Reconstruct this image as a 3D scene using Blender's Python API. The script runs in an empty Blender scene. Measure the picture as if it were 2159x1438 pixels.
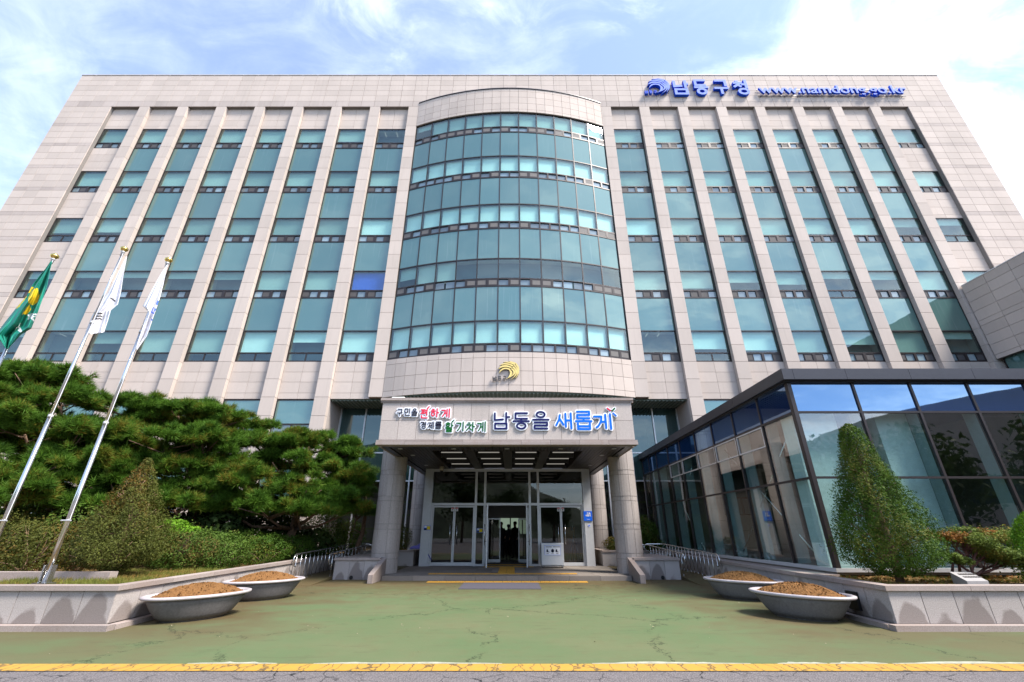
import bpy, math, random
import numpy as np
from mathutils import Vector, Matrix
R = math.radians
random.seed(7); rng = np.random.default_rng(7)
SC = bpy.context.scene; COL = SC.collection
# ------------------------------------------------------------------ camera, sky, sun, exposure
CAM = (0.0, 0.0, 1.5); FPX = 905.0; PITCH = R(23.84)
cd = bpy.data.cameras.new('camera'); cam = bpy.data.objects.new('camera', cd); COL.objects.link(cam)
cam.location = CAM; cam.rotation_euler = (R(90) + PITCH, 0, 0)
cd.sensor_width = 36; cd.lens = 36 * FPX / 2159; cd.clip_end = 2000; cd.clip_start = .05
SC.camera = cam
SUN_EL, SUN_AZ = R(54), R(60)          # azimuth measured from -Y (behind the camera) towards +X
sdir = Vector((math.sin(SUN_AZ) * math.cos(SUN_EL), -math.cos(SUN_AZ) * math.cos(SUN_EL), math.sin(SUN_EL)))
W = bpy.data.worlds.new('World'); SC.world = W; W.use_nodes = True
def world():
    nt = W.node_tree; N = nt.nodes; N.clear(); L = nt.links.new
    out = N.new('ShaderNodeOutputWorld'); bg = N.new('ShaderNodeBackground'); bg.inputs['Strength'].default_value = 0.145
    sky = N.new('ShaderNodeTexSky'); sky.sky_type = 'NISHITA'; sky.sun_disc = False
    sky.sun_elevation = SUN_EL; sky.sun_rotation = math.atan2(sdir.x, sdir.y)
    sky.air_density = 1.0; sky.dust_density = .8; sky.ozone_density = 4.0
    tc = N.new('ShaderNodeTexCoord'); sp = N.new('ShaderNodeSeparateXYZ'); L(tc.outputs['Generated'], sp.inputs[0])
    def M(op, a, b=None, clamp=False):
        n = N.new('ShaderNodeMath'); n.operation = op; n.use_clamp = clamp
        for i, v in enumerate((a, b)):
            if v is None: continue
            if isinstance(v, (int, float)): n.inputs[i].default_value = v
            else: L(v, n.inputs[i])
        return n.outputs[0]
    zz = M('ADD', M('MAXIMUM', sp.outputs['Z'], 0.02), 0.12)
    cx = M('DIVIDE', sp.outputs['X'], zz); cy = M('DIVIDE', sp.outputs['Y'], zz)
    cb = N.new('ShaderNodeCombineXYZ'); L(cx, cb.inputs[0]); L(cy, cb.inputs[1])
    mp = N.new('ShaderNodeMapping'); L(cb.outputs[0], mp.inputs['Vector']); mp.inputs['Rotation'].default_value = (0, 0, R(35))
    mp.inputs['Scale'].default_value = (1.0, 1.7, 1); mp.inputs['Location'].default_value = (3.1, 1.7, 0)
    n1 = N.new('ShaderNodeTexNoise'); n1.inputs['Scale'].default_value = 1.15; n1.inputs['Detail'].default_value = 9
    n1.inputs['Roughness'].default_value = .58; n1.inputs['Distortion'].default_value = .5; L(mp.outputs[0], n1.inputs['Vector'])
    n2 = N.new('ShaderNodeTexNoise'); n2.inputs['Scale'].default_value = 5.5; n2.inputs['Detail'].default_value = 8
    n2.inputs['Roughness'].default_value = .62; n2.inputs['Distortion'].default_value = .8; L(mp.outputs[0], n2.inputs['Vector'])
    bias = M('MULTIPLY', sp.outputs['X'], 0.135)
    d = M('ADD', M('ADD', M('MULTIPLY', n1.outputs[0], .72), M('MULTIPLY', n2.outputs[0], .30)), bias)
    ss = N.new('ShaderNodeMapRange'); ss.interpolation_type = 'SMOOTHSTEP'; L(d, ss.inputs['Value'])
    ss.inputs['From Min'].default_value = .48; ss.inputs['From Max'].default_value = .86
    n3 = N.new('ShaderNodeTexNoise'); n3.inputs['Scale'].default_value = .8; n3.inputs['Detail'].default_value = 10
    n3.inputs['Roughness'].default_value = .6; n3.inputs['Distortion'].default_value = 1.2; L(cb.outputs[0], n3.inputs['Vector'])
    th = N.new('ShaderNodeMapRange'); th.interpolation_type = 'SMOOTHSTEP'; L(M('ADD', M('MULTIPLY', n3.outputs[0], .75), M('MULTIPLY', n2.outputs[0], .25)), th.inputs['Value'])
    th.inputs['From Min'].default_value = .42; th.inputs['From Max'].default_value = .72; th.inputs['To Max'].default_value = .26
    mx = N.new('ShaderNodeMix'); mx.data_type = 'RGBA'; L(M('MAXIMUM', ss.outputs[0], th.outputs[0]), mx.inputs['Factor'])
    ve = N.new('ShaderNodeMix'); ve.data_type = 'RGBA'; ve.inputs['Factor'].default_value = .10
    L(sky.outputs[0], ve.inputs['A']); ve.inputs['B'].default_value = (7.5, 8.2, 9.5, 1)
    L(ve.outputs['Result'], mx.inputs['A']); mx.inputs['B'].default_value = (9.6, 10.1, 10.9, 1)
    L(mx.outputs['Result'], bg.inputs['Color']); L(bg.outputs[0], out.inputs[0])
world()
sl = bpy.data.lights.new('sun', 'SUN'); sl.energy = 3.9; sl.angle = R(15); sl.color = (1, .93, .84)
so = bpy.data.objects.new('sun', sl); COL.objects.link(so); so.rotation_euler = (-sdir).to_track_quat('-Z', 'Y').to_euler()
so.location = (20, -10, 60)
vs = SC.view_settings; vs.view_transform = 'Standard'; vs.look = 'None'; vs.gamma = 1; vs.use_curve_mapping = False
vs.exposure = 1.16
SC.cycles.max_bounces = 8; SC.cycles.transparent_max_bounces = 16; SC.cycles.caustics_reflective = False; SC.cycles.caustics_refractive = False
SC.cycles.use_denoising = True

# ------------------------------------------------------------------ measuring helpers
_c, _s = math.cos(PITCH), math.sin(PITCH)
def at(px, py, Y):
    u = (px - 1079.5) / FPX; v = (719 - py) / FPX; t = Y / (_c - v * _s)
    return Vector((u * t, Y, 1.5 + (_s + v * _c) * t))
def proj(p):
    y, z = p[1], p[2] - 1.5; d = y * _c + z * _s
    return 1079.5 + FPX * p[0] / d, 719 - FPX * (-y * _s + z * _c) / d
# ------------------------------------------------------------------ materials
def lin(c): return tuple(((x / 255) / 12.92 if x / 255 <= .04045 else ((x / 255 + .055) / 1.055) ** 2.4) for x in c)
class NT:
    def __init__(s, name):
        s.m = bpy.data.materials.new(name); s.m.use_nodes = True; s.t = s.m.node_tree; s.N = s.t.nodes; s.N.clear()
        s.out = s.N.new('ShaderNodeOutputMaterial')
    def n(s, kind, **kw):
        nd = s.N.new('ShaderNode' + kind)
        for k, v in kw.items():
            if k in nd.inputs: s.put(nd.inputs[k], v)
            else: setattr(nd, k, v)
        return nd
    def put(s, sock, v):
        if isinstance(v, bpy.types.NodeSocket): s.t.links.new(v, sock)
        elif isinstance(v, (tuple, list)) and len(v) == 3 and sock.type == 'RGBA': sock.default_value = (*v, 1)
        else: sock.default_value = v
    def math(s, op, a, b=0.0, clamp=False):
        nd = s.N.new('ShaderNodeMath'); nd.operation = op; nd.use_clamp = clamp; s.put(nd.inputs[0], a); s.put(nd.inputs[1], b); return nd.outputs[0]
    def mix(s, f, a, b, blend='MIX'):
        nd = s.N.new('ShaderNodeMix'); nd.data_type = 'RGBA'; nd.blend_type = blend
        s.put(nd.inputs['Factor'], f); s.put(nd.inputs['A'], a); s.put(nd.inputs['B'], b); return nd.outputs['Result']
    def noise(s, vec, scale, detail=4, rough=.55, dist=0):
        nd = s.n('TexNoise', Scale=scale, Detail=detail, Roughness=rough, Distortion=dist)
        if vec is not None: s.put(nd.inputs['Vector'], vec)
        return nd.outputs[0]
    def pos(s): return s.n('NewGeometry').outputs['Position']
    def mapped(s, vec, scale): 
        nd = s.n('Mapping'); s.put(nd.inputs['Vector'], vec); nd.inputs['Scale'].default_value = scale; return nd.outputs[0]
    def rng(s, v, a, b, c=0.0, d=1.0):
        nd = s.n('MapRange'); s.put(nd.inputs['Value'], v)
        for k, q in (('From Min', a), ('From Max', b), ('To Min', c), ('To Max', d)): nd.inputs[k].default_value = q
        return nd.outputs[0]
    def rand(s):
        o = s.n('ObjectInfo').outputs['Random']; g = s.n('NewGeometry').outputs['Random Per Island']
        return s.math('FRACT', s.math('ADD', o, s.math('MULTIPLY', g, 7.13)))
    def bump(s, h, strength=.3, dist=.01):
        nd = s.n('Bump', Strength=strength, Distance=dist); s.put(nd.inputs['Height'], h); return nd.outputs[0]
    def bsdf(s, color, rough=.6, metal=0.0, normal=None, spec=.5, **kw):
        nd = s.n('BsdfPrincipled', Roughness=rough, Metallic=metal); s.put(nd.inputs['Base Color'], color)
        nd.inputs['Specular IOR Level'].default_value = spec
        for k, v in kw.items(): s.put(nd.inputs[k.replace('_', ' ')], v)
        if normal is not None: s.put(nd.inputs['Normal'], normal)
        s.t.links.new(nd.outputs[0], s.out.inputs[0]); return nd
    def end(s, sh): s.t.links.new(sh, s.out.inputs[0]); return s.m
def plain(name, color, rough=.5, metal=0.0, var=.06, scale=9.0, spec=.5):
    k = NT(name); p = k.pos(); n = k.noise(p, scale, 5); f = k.rng(n, .3, .7, 1 - var, 1 + var)
    c = k.mix(1.0, color, k.n('CombineXYZ', X=f, Y=f, Z=f).outputs[0], 'MULTIPLY')
    k.bsdf(c, rough, metal, None, spec); return k.m
def stone(name, a, b, speck=70, rnd=.12, stain=.16, rough=.65, bumpy=.15, dark=(.2, .17, .15)):
    k = NT(name); p = k.pos()
    n = k.noise(p, speck, 3, .7); base = k.mix(k.rng(n, .3, .72), a, b)
    big = k.noise(k.mapped(p, (1, 1, .35)), .55, 6, .6)
    base = k.mix(k.rng(big, .45, .8, 0, stain), base, dark)
    streak = k.noise(k.mapped(p, (5, 5, .22)), 1.3, 4, .6)
    base = k.mix(k.rng(streak, .55, .85, 0, stain * .9), base, dark)
    f = k.rng(k.rand(), 0, 1, 1 - rnd, 1 + rnd * .6)
    base = k.mix(1.0, base, k.n('CombineXYZ', X=f, Y=f, Z=k.math('MULTIPLY', f, .995)).outputs[0], 'MULTIPLY')
    k.bsdf(base, max(rough, .8), 0, k.bump(n, bumpy, .004), .12); return k.m
M = {}
M['stone'] = stone('facade_granite', (.575, .496, .446), (.47, .40, .358), rnd=.075, stain=.2)
M['course'] = stone('stained_course_granite', (.50, .43, .395), (.41, .35, .32), rnd=.12, stain=.36)
M['stone_dark'] = plain('joint_mortar', (.21, .19, .175), .9)
M['granite'] = stone('column_granite', (.43, .385, .36), (.27, .235, .22), speck=45, rnd=.12, stain=.3, bumpy=.3)
M['fascia'] = stone('fascia_granite', (.54, .475, .44), (.37, .32, .295), speck=45, rnd=.07, stain=.22, bumpy=.3)
M['cap'] = stone('cap_granite', (.38, .325, .30), (.25, .205, .19), speck=55, rnd=.15, stain=.45, dark=(.22, .14, .10))
M['paving'] = stone('porch_granite', (.24, .21, .185), (.15, .13, .115), speck=60, rnd=.16, stain=.5)
def planter_stone():
    k = NT('planter_granite'); p = k.pos(); n = k.noise(p, 60, 3, .75)
    base = k.mix(k.rng(n, .3, .7), (.46, .415, .395), (.28, .25, .235))
    tc = k.n('TexCoord').outputs['Object']; sp = k.n('SeparateXYZ'); k.put(sp.inputs[0], tc)
    # a damp arch in each panel: panel-local coordinates, wobbled
    oi = k.n('ObjectInfo').outputs['Random']
    wob = k.math('MULTIPLY', k.math('SUBTRACT', k.noise(p, 3.2, 4, .6), .5), .75)
    ax = k.math('ABSOLUTE', k.math('ADD', sp.outputs['X'], k.math('MULTIPLY', wob, .3)))
    hgt = k.math('ADD', k.math('ADD', sp.outputs['Z'], k.math('MULTIPLY', k.math('MULTIPLY', ax, ax), 3.0)), wob)
    thr = k.rng(oi, 0, 1, -.45, .45)
    arch = k.rng(k.math('SUBTRACT', thr, hgt), -.06, .1)
    base = k.mix(k.math('MULTIPLY', arch, .62), base, (.13, .10, .088))
    f = k.rng(k.math('FRACT', k.math('MULTIPLY', oi, 5.7)), 0, 1, .86, 1.08)
    base = k.mix(1.0, base, k.n('CombineXYZ', X=f, Y=f, Z=f).outputs[0], 'MULTIPLY')
    k.bsdf(base, .75, 0, k.bump(n, .5, .008), .3); return k.m
M['planter'] = planter_stone()
def green_floor():
    k = NT('green_painted_concrete'); p = k.pos(); sp = k.n('SeparateXYZ'); k.put(sp.inputs[0], p)
    n1 = k.noise(k.mapped(p, (1, 1.4, 1)), .55, 7, .6); n2 = k.noise(p, 3.5, 6, .65); n3 = k.noise(p, 90, 2, .6)
    g = k.mix(k.rng(n1, .35, .65), (.090, .130, .058), (.118, .134, .066))
    g = k.mix(k.rng(n2, .5, .75, 0, .4), g, (.12, .105, .052))
    # worn brown dirt gathers along the walls, the step and under the tubs
    ax = k.math('ABSOLUTE', k.math('ADD', sp.outputs['X'], .17))
    edge = k.math('ADD', k.rng(ax, 2.0, 5.9), k.math('MULTIPLY', k.math('SUBTRACT', n1, .5), 2.2))
    back = k.math('ADD', k.rng(sp.outputs['Y'], 10.2, 15.2), k.math('MULTIPLY', k.math('SUBTRACT', n2, .5), 1.0))
    near = k.rng(sp.outputs['Y'], 6.4, 9.5, .35, 1)
    dirt = k.math('MULTIPLY', k.math('MAXIMUM', k.rng(edge, .35, 1.0), k.rng(back, .3, 1.05)), near)
    g = k.mix(k.math('MULTIPLY', dirt, .92), g, (.088, .060, .028))
    strk = k.noise(k.mapped(p, (.8, 3.2, 1)), 1.6, 6, .65)
    g = k.mix(k.math('MULTIPLY', k.rng(strk, .56, .72), .4), g, (.065, .052, .03))
    g = k.mix(k.rng(n3, .62, .75, 0, .2), g, (.16, .17, .10))
    chip = k.noise(k.mapped(p, (.7, 2.0, 1)), 2.3, 3, .5); g = k.mix(k.rng(chip, .80, .81, 0, .6), g, (.30, .30, .22))
    jy = k.math('MINIMUM', k.math('ABSOLUTE', k.math('SUBTRACT', sp.outputs['Y'], k.math('ADD', 8.1, k.math('MULTIPLY', n1, .1)))), k.math('ABSOLUTE', k.math('SUBTRACT', sp.outputs['Y'], k.math('ADD', 10.9, k.math('MULTIPLY', n1, .16)))))
    g = k.mix(k.math('MULTIPLY', k.rng(jy, .004, .014, 1, 0), k.rng(n2, .4, .6, .1, .6)), g, (.05, .055, .03))
    gr = k.noise(p, 240, 2, .8); g = k.mix(k.rng(gr, .5, .75, 0, .5), g, (.07, .075, .045))
    # long wandering cracks and hairlines
    wv = k.n('TexVoronoi', feature='DISTANCE_TO_EDGE', Scale=.27)
    wp = k.n('VectorMath', operation='ADD'); k.put(wp.inputs[0], p)
    dn = k.n('TexNoise', Scale=1.1, Detail=7, Roughness=.72); k.put(dn.inputs['Vector'], p)
    sc = k.n('VectorMath', operation='SCALE'); k.put(sc.inputs[0], dn.outputs['Color']); sc.inputs['Scale'].default_value = 1.5
    k.put(wp.inputs[1], sc.outputs[0]); k.put(wv.inputs['Vector'], wp.outputs[0])
    gate = k.rng(k.noise(p, .6, 3), .40, .50)
    cr = k.math('MULTIPLY', k.rng(wv.outputs['Distance'], .0018, .0046, 1, 0), gate)
    g = k.mix(k.math('MULTIPLY', cr, .95), g, (.012, .016, .008))
    k.bsdf(g, .75, 0, k.bump(n3, .2, .004), .2); return k.m
M['green'] = green_floor()
def asphalt():
    k = NT('asphalt'); p = k.pos(); n = k.noise(p, 60, 3, .8); v = k.n('TexVoronoi', Scale=75.0); k.put(v.inputs['Vector'], p)
    c = k.mix(k.rng(v.outputs['Distance'], .1, .6), (.23, .205, .205), (.10, .09, .092)); c = k.mix(k.rng(n, .55, .7, 0, .6), c, (.30, .28, .28))
    wv = k.n('TexVoronoi', feature='DISTANCE_TO_EDGE', Scale=2.6)
    ad = k.n('VectorMath', operation='ADD'); k.put(ad.inputs[0], p); dn = k.n('TexNoise', Scale=4.0, Detail=5); k.put(dn.inputs['Vector'], p)
    sc = k.n('VectorMath', operation='SCALE'); k.put(sc.inputs[0], dn.outputs['Color']); sc.inputs['Scale'].default_value = .28; k.put(ad.inputs[1], sc.outputs[0]); k.put(wv.inputs['Vector'], ad.outputs[0])
    c = k.mix(k.math('MULTIPLY', k.rng(wv.outputs['Distance'], .008, .03, 1, 0), k.rng(k.noise(p, 1.2, 3), .4, .6)), c, (.02, .02, .022))
    k.bsdf(c, .8, 0, k.bump(v.outputs['Distance'], .6, .01), .3); return k.m
M['asphalt'] = asphalt()
def yellow_paint():
    k = NT('yellow_road_paint'); p = k.pos(); n = k.noise(p, 9, 6, .7)
    c = k.mix(k.rng(n, .35, .7), (.45, .25, .032), (.39, .22, .042))
    wear = k.noise(p, 5, 8, .75); c = k.mix(k.rng(wear, .58, .72, 0, .8), c, (.26, .20, .12))
    # transverse shrinkage cracks
    ad = k.n('VectorMath', operation='ADD'); k.put(ad.inputs[0], k.mapped(p, (1, .22, 1))); dn = k.n('TexNoise', Scale=5.0, Detail=4); k.put(dn.inputs['Vector'], p)
    sc = k.n('VectorMath', operation='SCALE'); k.put(sc.inputs[0], dn.outputs['Color']); sc.inputs['Scale'].default_value = .14; k.put(ad.inputs[1], sc.outputs[0])
    v = k.n('TexVoronoi', feature='DISTANCE_TO_EDGE', Scale=5.5); k.put(v.inputs['Vector'], ad.outputs[0])
    c = k.mix(k.rng(v.outputs['Distance'], .01, .04, .85, 0), c, (.07, .05, .03))
    k.bsdf(c, .6, 0, k.bump(n, .3, .005)); return k.m
M['yellow'] = yellow_paint()
def soil(name, a, b):
    k = NT(name); p = k.pos(); n = k.noise(p, 26, 6, .75); v = k.n('TexVoronoi', Scale=38.0); k.put(v.inputs['Vector'], p)
    c = k.mix(k.rng(n, .3, .7), a, b); c = k.mix(k.rng(v.outputs['Distance'], .0, .25, .6, 0), c, tuple(x * 1.7 for x in b))
    k.bsdf(c, .95, 0, k.bump(n, 1.0, .03), .1); return k.m
M['soil'] = soil('sandy_soil', (.165, .078, .029), (.24, .125, .048))
M['bed'] = soil('planting_bed', (.13, .075, .035), (.22, .15, .06))
M['frame'] = plain('dark_bronze_frame', (.032, .025, .025), .4, .3)
M['alu'] = plain('brushed_aluminium', (.55, .55, .56), .35, .35, .04)
M['steel'] = plain('stainless_steel', (.62, .62, .62), .22, .95, .05)
M['brass'] = plain('polished_brass', (.80, .58, .18), .18, 1.0)
M['gold'] = plain('gold_letter_metal', (.83, .60, .20), .35, .55)
M['black'] = plain('black_metal', (.012, .012, .014), .4, .2)
M['charcoal'] = plain('charcoal_metal_fascia', (.034, .033, .041), .38, .2, .05, 3)
M['soffit'] = plain('brown_soffit_board', (.026, .018, .014), .45, 0, .15, 4)
M['soffit_dark'] = plain('dark_soffit', (.010, .008, .007), .5)
M['white'] = plain('white_acrylic', (.80, .80, .84), .35)
M['navy'] = plain('navy_acrylic', lin((26, 30, 84)), .65, spec=.12)
M['ink'] = plain('black_navy_acrylic', lin((22, 22, 42)), .65, spec=.12)
M['red'] = plain('red_acrylic', lin((214, 52, 80)), .65, spec=.12)
M['leafgreen'] = plain('green_acrylic', lin((20, 92, 42)), .65, spec=.12)
M['sky'] = plain('blue_acrylic', lin((10, 106, 220)), .65, spec=.12)
M['signface'] = plain('pale_blue_letter_face', lin((132, 150, 226)), .75, spec=.1)
M['signside'] = plain('blue_letter_return', lin((24, 78, 200)), .6, spec=.15)
M['gun'] = plain('dark_letter_metal', (.10, .09, .085), .4, .5)
M['signblue'] = plain('blue_sign', lin((8, 92, 214)), .35)
M['paper'] = plain('paper', (.75, .75, .77), .6)
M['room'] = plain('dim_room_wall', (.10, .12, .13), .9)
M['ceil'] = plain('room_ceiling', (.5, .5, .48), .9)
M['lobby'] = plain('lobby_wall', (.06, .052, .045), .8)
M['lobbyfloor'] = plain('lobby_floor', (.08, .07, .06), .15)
M['blind'] = plain('roller_blind', (.50, .52, .50), .9, 0, .03); M['paleblind'] = plain('pale_roller_blind', (.90, .91, .90), .9, 0, .03); M['greyblind'] = plain('grey_roller_blind', (.32, .35, .34), .9, 0, .03)
M['blueblind'] = plain('blue_board', (.04, .10, .62), .8)
M['pier'] = plain('white_interior_pier', (.80, .82, .82), .6)
M['orange'] = plain('orange_board', (.50, .20, .05), .7)
M['pvc'] = stone('grey_rubber_tub', (.20, .188, .19), (.14, .132, .133), speck=30, rnd=.05, stain=.55, rough=.6, bumpy=.2, dark=(.07, .06, .055))
M['rim'] = plain('pale_tub_rim', (.40, .36, .37), .5, 0, .12, 4)
M['mat'] = plain('grey_door_mat', (.062, .058, .074), .9, 0, .2, 40)
M['tarp'] = plain('violet_tarpaulin', (.10, .09, .33), .5)
M['skin'] = plain('skin', (.42, .26, .19), .6)
M['cloth'] = plain('dark_suit_cloth', (.012, .012, .015), .9)
M['hair'] = plain('black_hair', (.008, .007, .007), .6)
M['lens'] = plain('camera_dome', (.02, .02, .022), .1)
def tactile():
    k = NT('yellow_tactile_tile'); p = k.pos(); n = k.noise(p, 12, 5); c = k.mix(k.rng(n, .3, .7), (.60, .31, .03), (.48, .25, .04))
    k.bsdf(c, .6); return k.m
M['tactile'] = tactile()
def glass(name, tint, ior=1.6, refl=(1, 1, 1), wav=.0):
    k = NT(name); f = k.math('MULTIPLY', k.n('Fresnel', IOR=ior).outputs[0], k.math('SUBTRACT', 1.0, k.n('NewGeometry').outputs['Backfacing']))   # the far face of a pane adds no second mirror
    nrm = None; tint = tuple(x ** .5 for x in tint)
    if wav: nrm = k.bump(k.noise(k.pos(), .9, 2, .5), wav, .02)
    t = k.n('BsdfTransparent'); k.put(t.inputs[0], tint)
    g = k.n('BsdfGlossy', Roughness=.015); k.put(g.inputs[0], refl)
    if nrm is not None: k.put(g.inputs['Normal'], nrm)
    mx = k.n('MixShader'); k.put(mx.inputs[0], f); k.t.links.new(t.outputs[0], mx.inputs[1]); k.t.links.new(g.outputs[0], mx.inputs[2])
    return k.end(mx.outputs[0])
def coated(name, base, ior=2.0, refl=(1, 1, 1), var=.12, wav=.12):
    k = NT(name); f = k.n('Fresnel', IOR=ior).outputs[0]; p = k.pos()
    r = k.rng(k.rand(), 0, 1, 1 - var, 1 + var); st = k.noise(k.mapped(p, (3, 3, .12)), 2.2, 4, .6)
    b = k.mix(1.0, base, k.n('CombineXYZ', X=r, Y=r, Z=r).outputs[0], 'MULTIPLY'); b = k.mix(k.rng(st, .6, .8, 0, .09), b, (.5, .55, .55))
    d = k.n('BsdfDiffuse'); k.put(d.inputs[0], b)
    nrm = k.bump(k.noise(p, .8, 2, .5), wav, .02)
    g = k.n('BsdfGlossy', Roughness=.02); k.put(g.inputs[0], refl); k.put(g.inputs['Normal'], nrm)
    mx = k.n('MixShader'); k.put(mx.inputs[0], f); k.t.links.new(d.outputs[0], mx.inputs[1]); k.t.links.new(g.outputs[0], mx.inputs[2])
    return k.end(mx.outputs[0])
M['glass'] = glass('teal_vision_glass', (.64, .87, .83), 2.1, (.84, .97, .95), .22)
M['spandrel'] = coated('teal_spandrel_glass', (.06, .132, .125), 2.5, (.78, .95, .90), .16, .3)
M['sashglass'] = coated('sash_glass', (.16, .22, .25), 2.0, (1, 1, 1), .5)
M['screen'] = plain('insect_screen', (.065, .06, .062), .7)
M['clear'] = glass('clear_door_glass', (.40, .42, .40), 1.75)
M['pavglass'] = glass('pavilion_glass', (.62, .78, .76), 2.4, (1, 1, 1), .08)
M['blueband'] = coated('blue_spandrel_glass', (.004, .014, .07), 3.6, (.46, .70, 1.0), .05, .08)
M['hallglass'] = coated('tall_hall_glass', (.02, .045, .045), 1.9, (.85, 1, .98), .1)
def emit(name, c, s):
    k = NT(name); e = k.n('Emission', Strength=s); k.put(e.inputs[0], c); return k.end(e.outputs[0])
M['tube'] = emit('lit_tube', (1, .93, .82), .13)
M['backlight'] = emit('daylight_glow_pane', (.42, .55, .42), .22)  # far lobby pane glows by itself, standing in for daylight beyond
M['floodlamp'] = plain('floodlight_housing', (.7, .7, .66), .4)
def leaf(name, dark, light, tip=None, rough=.6, trans=.25):
    k = NT(name); r = k.rand(); big = k.noise(k.pos(), 2.1, 3)
    c = k.mix(k.math('MULTIPLY', k.math('ADD', r, k.rng(big, .3, .7)), .5), dark, light)
    if tip: c = k.mix(k.math('MULTIPLY', k.rng(k.noise(k.pos(), 1.3, 3), .5, .62), k.rng(k.math('FRACT', k.math('MULTIPLY', r, 9.7)), .35, .5)), c, tip)
    b = k.n('BsdfPrincipled', Roughness=rough); k.put(b.inputs['Base Color'], c); b.inputs['Specular IOR Level'].default_value = .12
    t = k.n('BsdfTranslucent'); k.put(t.inputs[0], c)
    mx = k.n('MixShader'); mx.inputs[0].default_value = trans
    k.t.links.new(b.outputs[0], mx.inputs[1]); k.t.links.new(t.outputs[0], mx.inputs[2]); return k.end(mx.outputs[0])
M['needle'] = leaf('pine_needle', (.026, .075, .010), (.115, .225, .022), (.17, .14, .02))
M['needle2'] = leaf('blue_pine_needle', (.045, .10, .022), (.10, .17, .045))
M['yew'] = leaf('yew_leaf', (.022, .058, .007), (.075, .138, .014), (.11, .12, .02))
M['dryyew'] = leaf('olive_brown_leaf', (.042, .055, .010), (.115, .125, .026), (.15, .09, .02))
M['hedge'] = leaf('hedge_leaf', (.03, .07, .010), (.095, .155, .022), (.12, .10, .025))
M['bright'] = leaf('bright_green_leaf', (.06, .15, .008), (.16, .31, .02))
M['juniper'] = leaf('juniper_leaf', (.05, .085, .016), (.16, .21, .035), (.2, .15, .03))
M['rust'] = leaf('rusty_juniper_leaf', (.13, .06, .014), (.26, .11, .022))
M['grass'] = leaf('grass_blade', (.09, .12, .02), (.22, .22, .05), (.28, .16, .05))
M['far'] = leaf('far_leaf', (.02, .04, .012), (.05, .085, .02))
M['bark'] = plain('bark', (.14, .085, .055), .9, 0, .5, 14)
M['twig'] = plain('pale_twig', (.26, .16, .10), .9, 0, .3, 14)
M['gflag'] = plain('green_flag_cloth', lin((0, 128, 108)), .7); M['yflag'] = plain('yellow_flag_print', (.78, .58, .02), .7)
M['wflag'] = plain('white_flag_cloth', (.80, .79, .83), .7); M['bprint'] = plain('black_flag_print', (.02, .02, .02), .7); M['uprint'] = plain('blue_flag_print', (.06, .14, .55), .7)
M['asph_dark'] = plain('dark_road', (.1, .1, .1), .9)

# ------------------------------------------------------------------ object helpers
def tag(o, label=None, cat=None, group=None, kind=None):
    if label: o['label'] = label
    if cat: o['category'] = cat
    if group: o['group'] = group
    if kind: o['kind'] = kind
    return o
def empty(name, loc=(0, 0, 0), label=None, cat=None, group=None):
    o = bpy.data.objects.new(name, None); o.empty_display_size = .3; COL.objects.link(o); o.location = loc
    o['_l'] = 0; del o['_l']
    return tag(o, label, cat, group)
def link(name, me, parent=None, loc=None, scale=None, rotz=0.0):
    o = bpy.data.objects.new(name, me); COL.objects.link(o)
    if parent is not None:
        o.parent = parent; w = WORLD.get(parent.name)
        o.matrix_parent_inverse = Matrix.Translation(-Vector(w)) if w is not None else Matrix()
    if loc is not None: o.location = loc
    if scale is not None: o.scale = scale
    if rotz: o.rotation_euler = (0, 0, rotz)
    return o
WORLD = {}
def thing(name, loc, label, cat, group=None):
    o = empty(name, loc, label, cat, group); WORLD[o.name] = tuple(loc); return o
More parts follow.
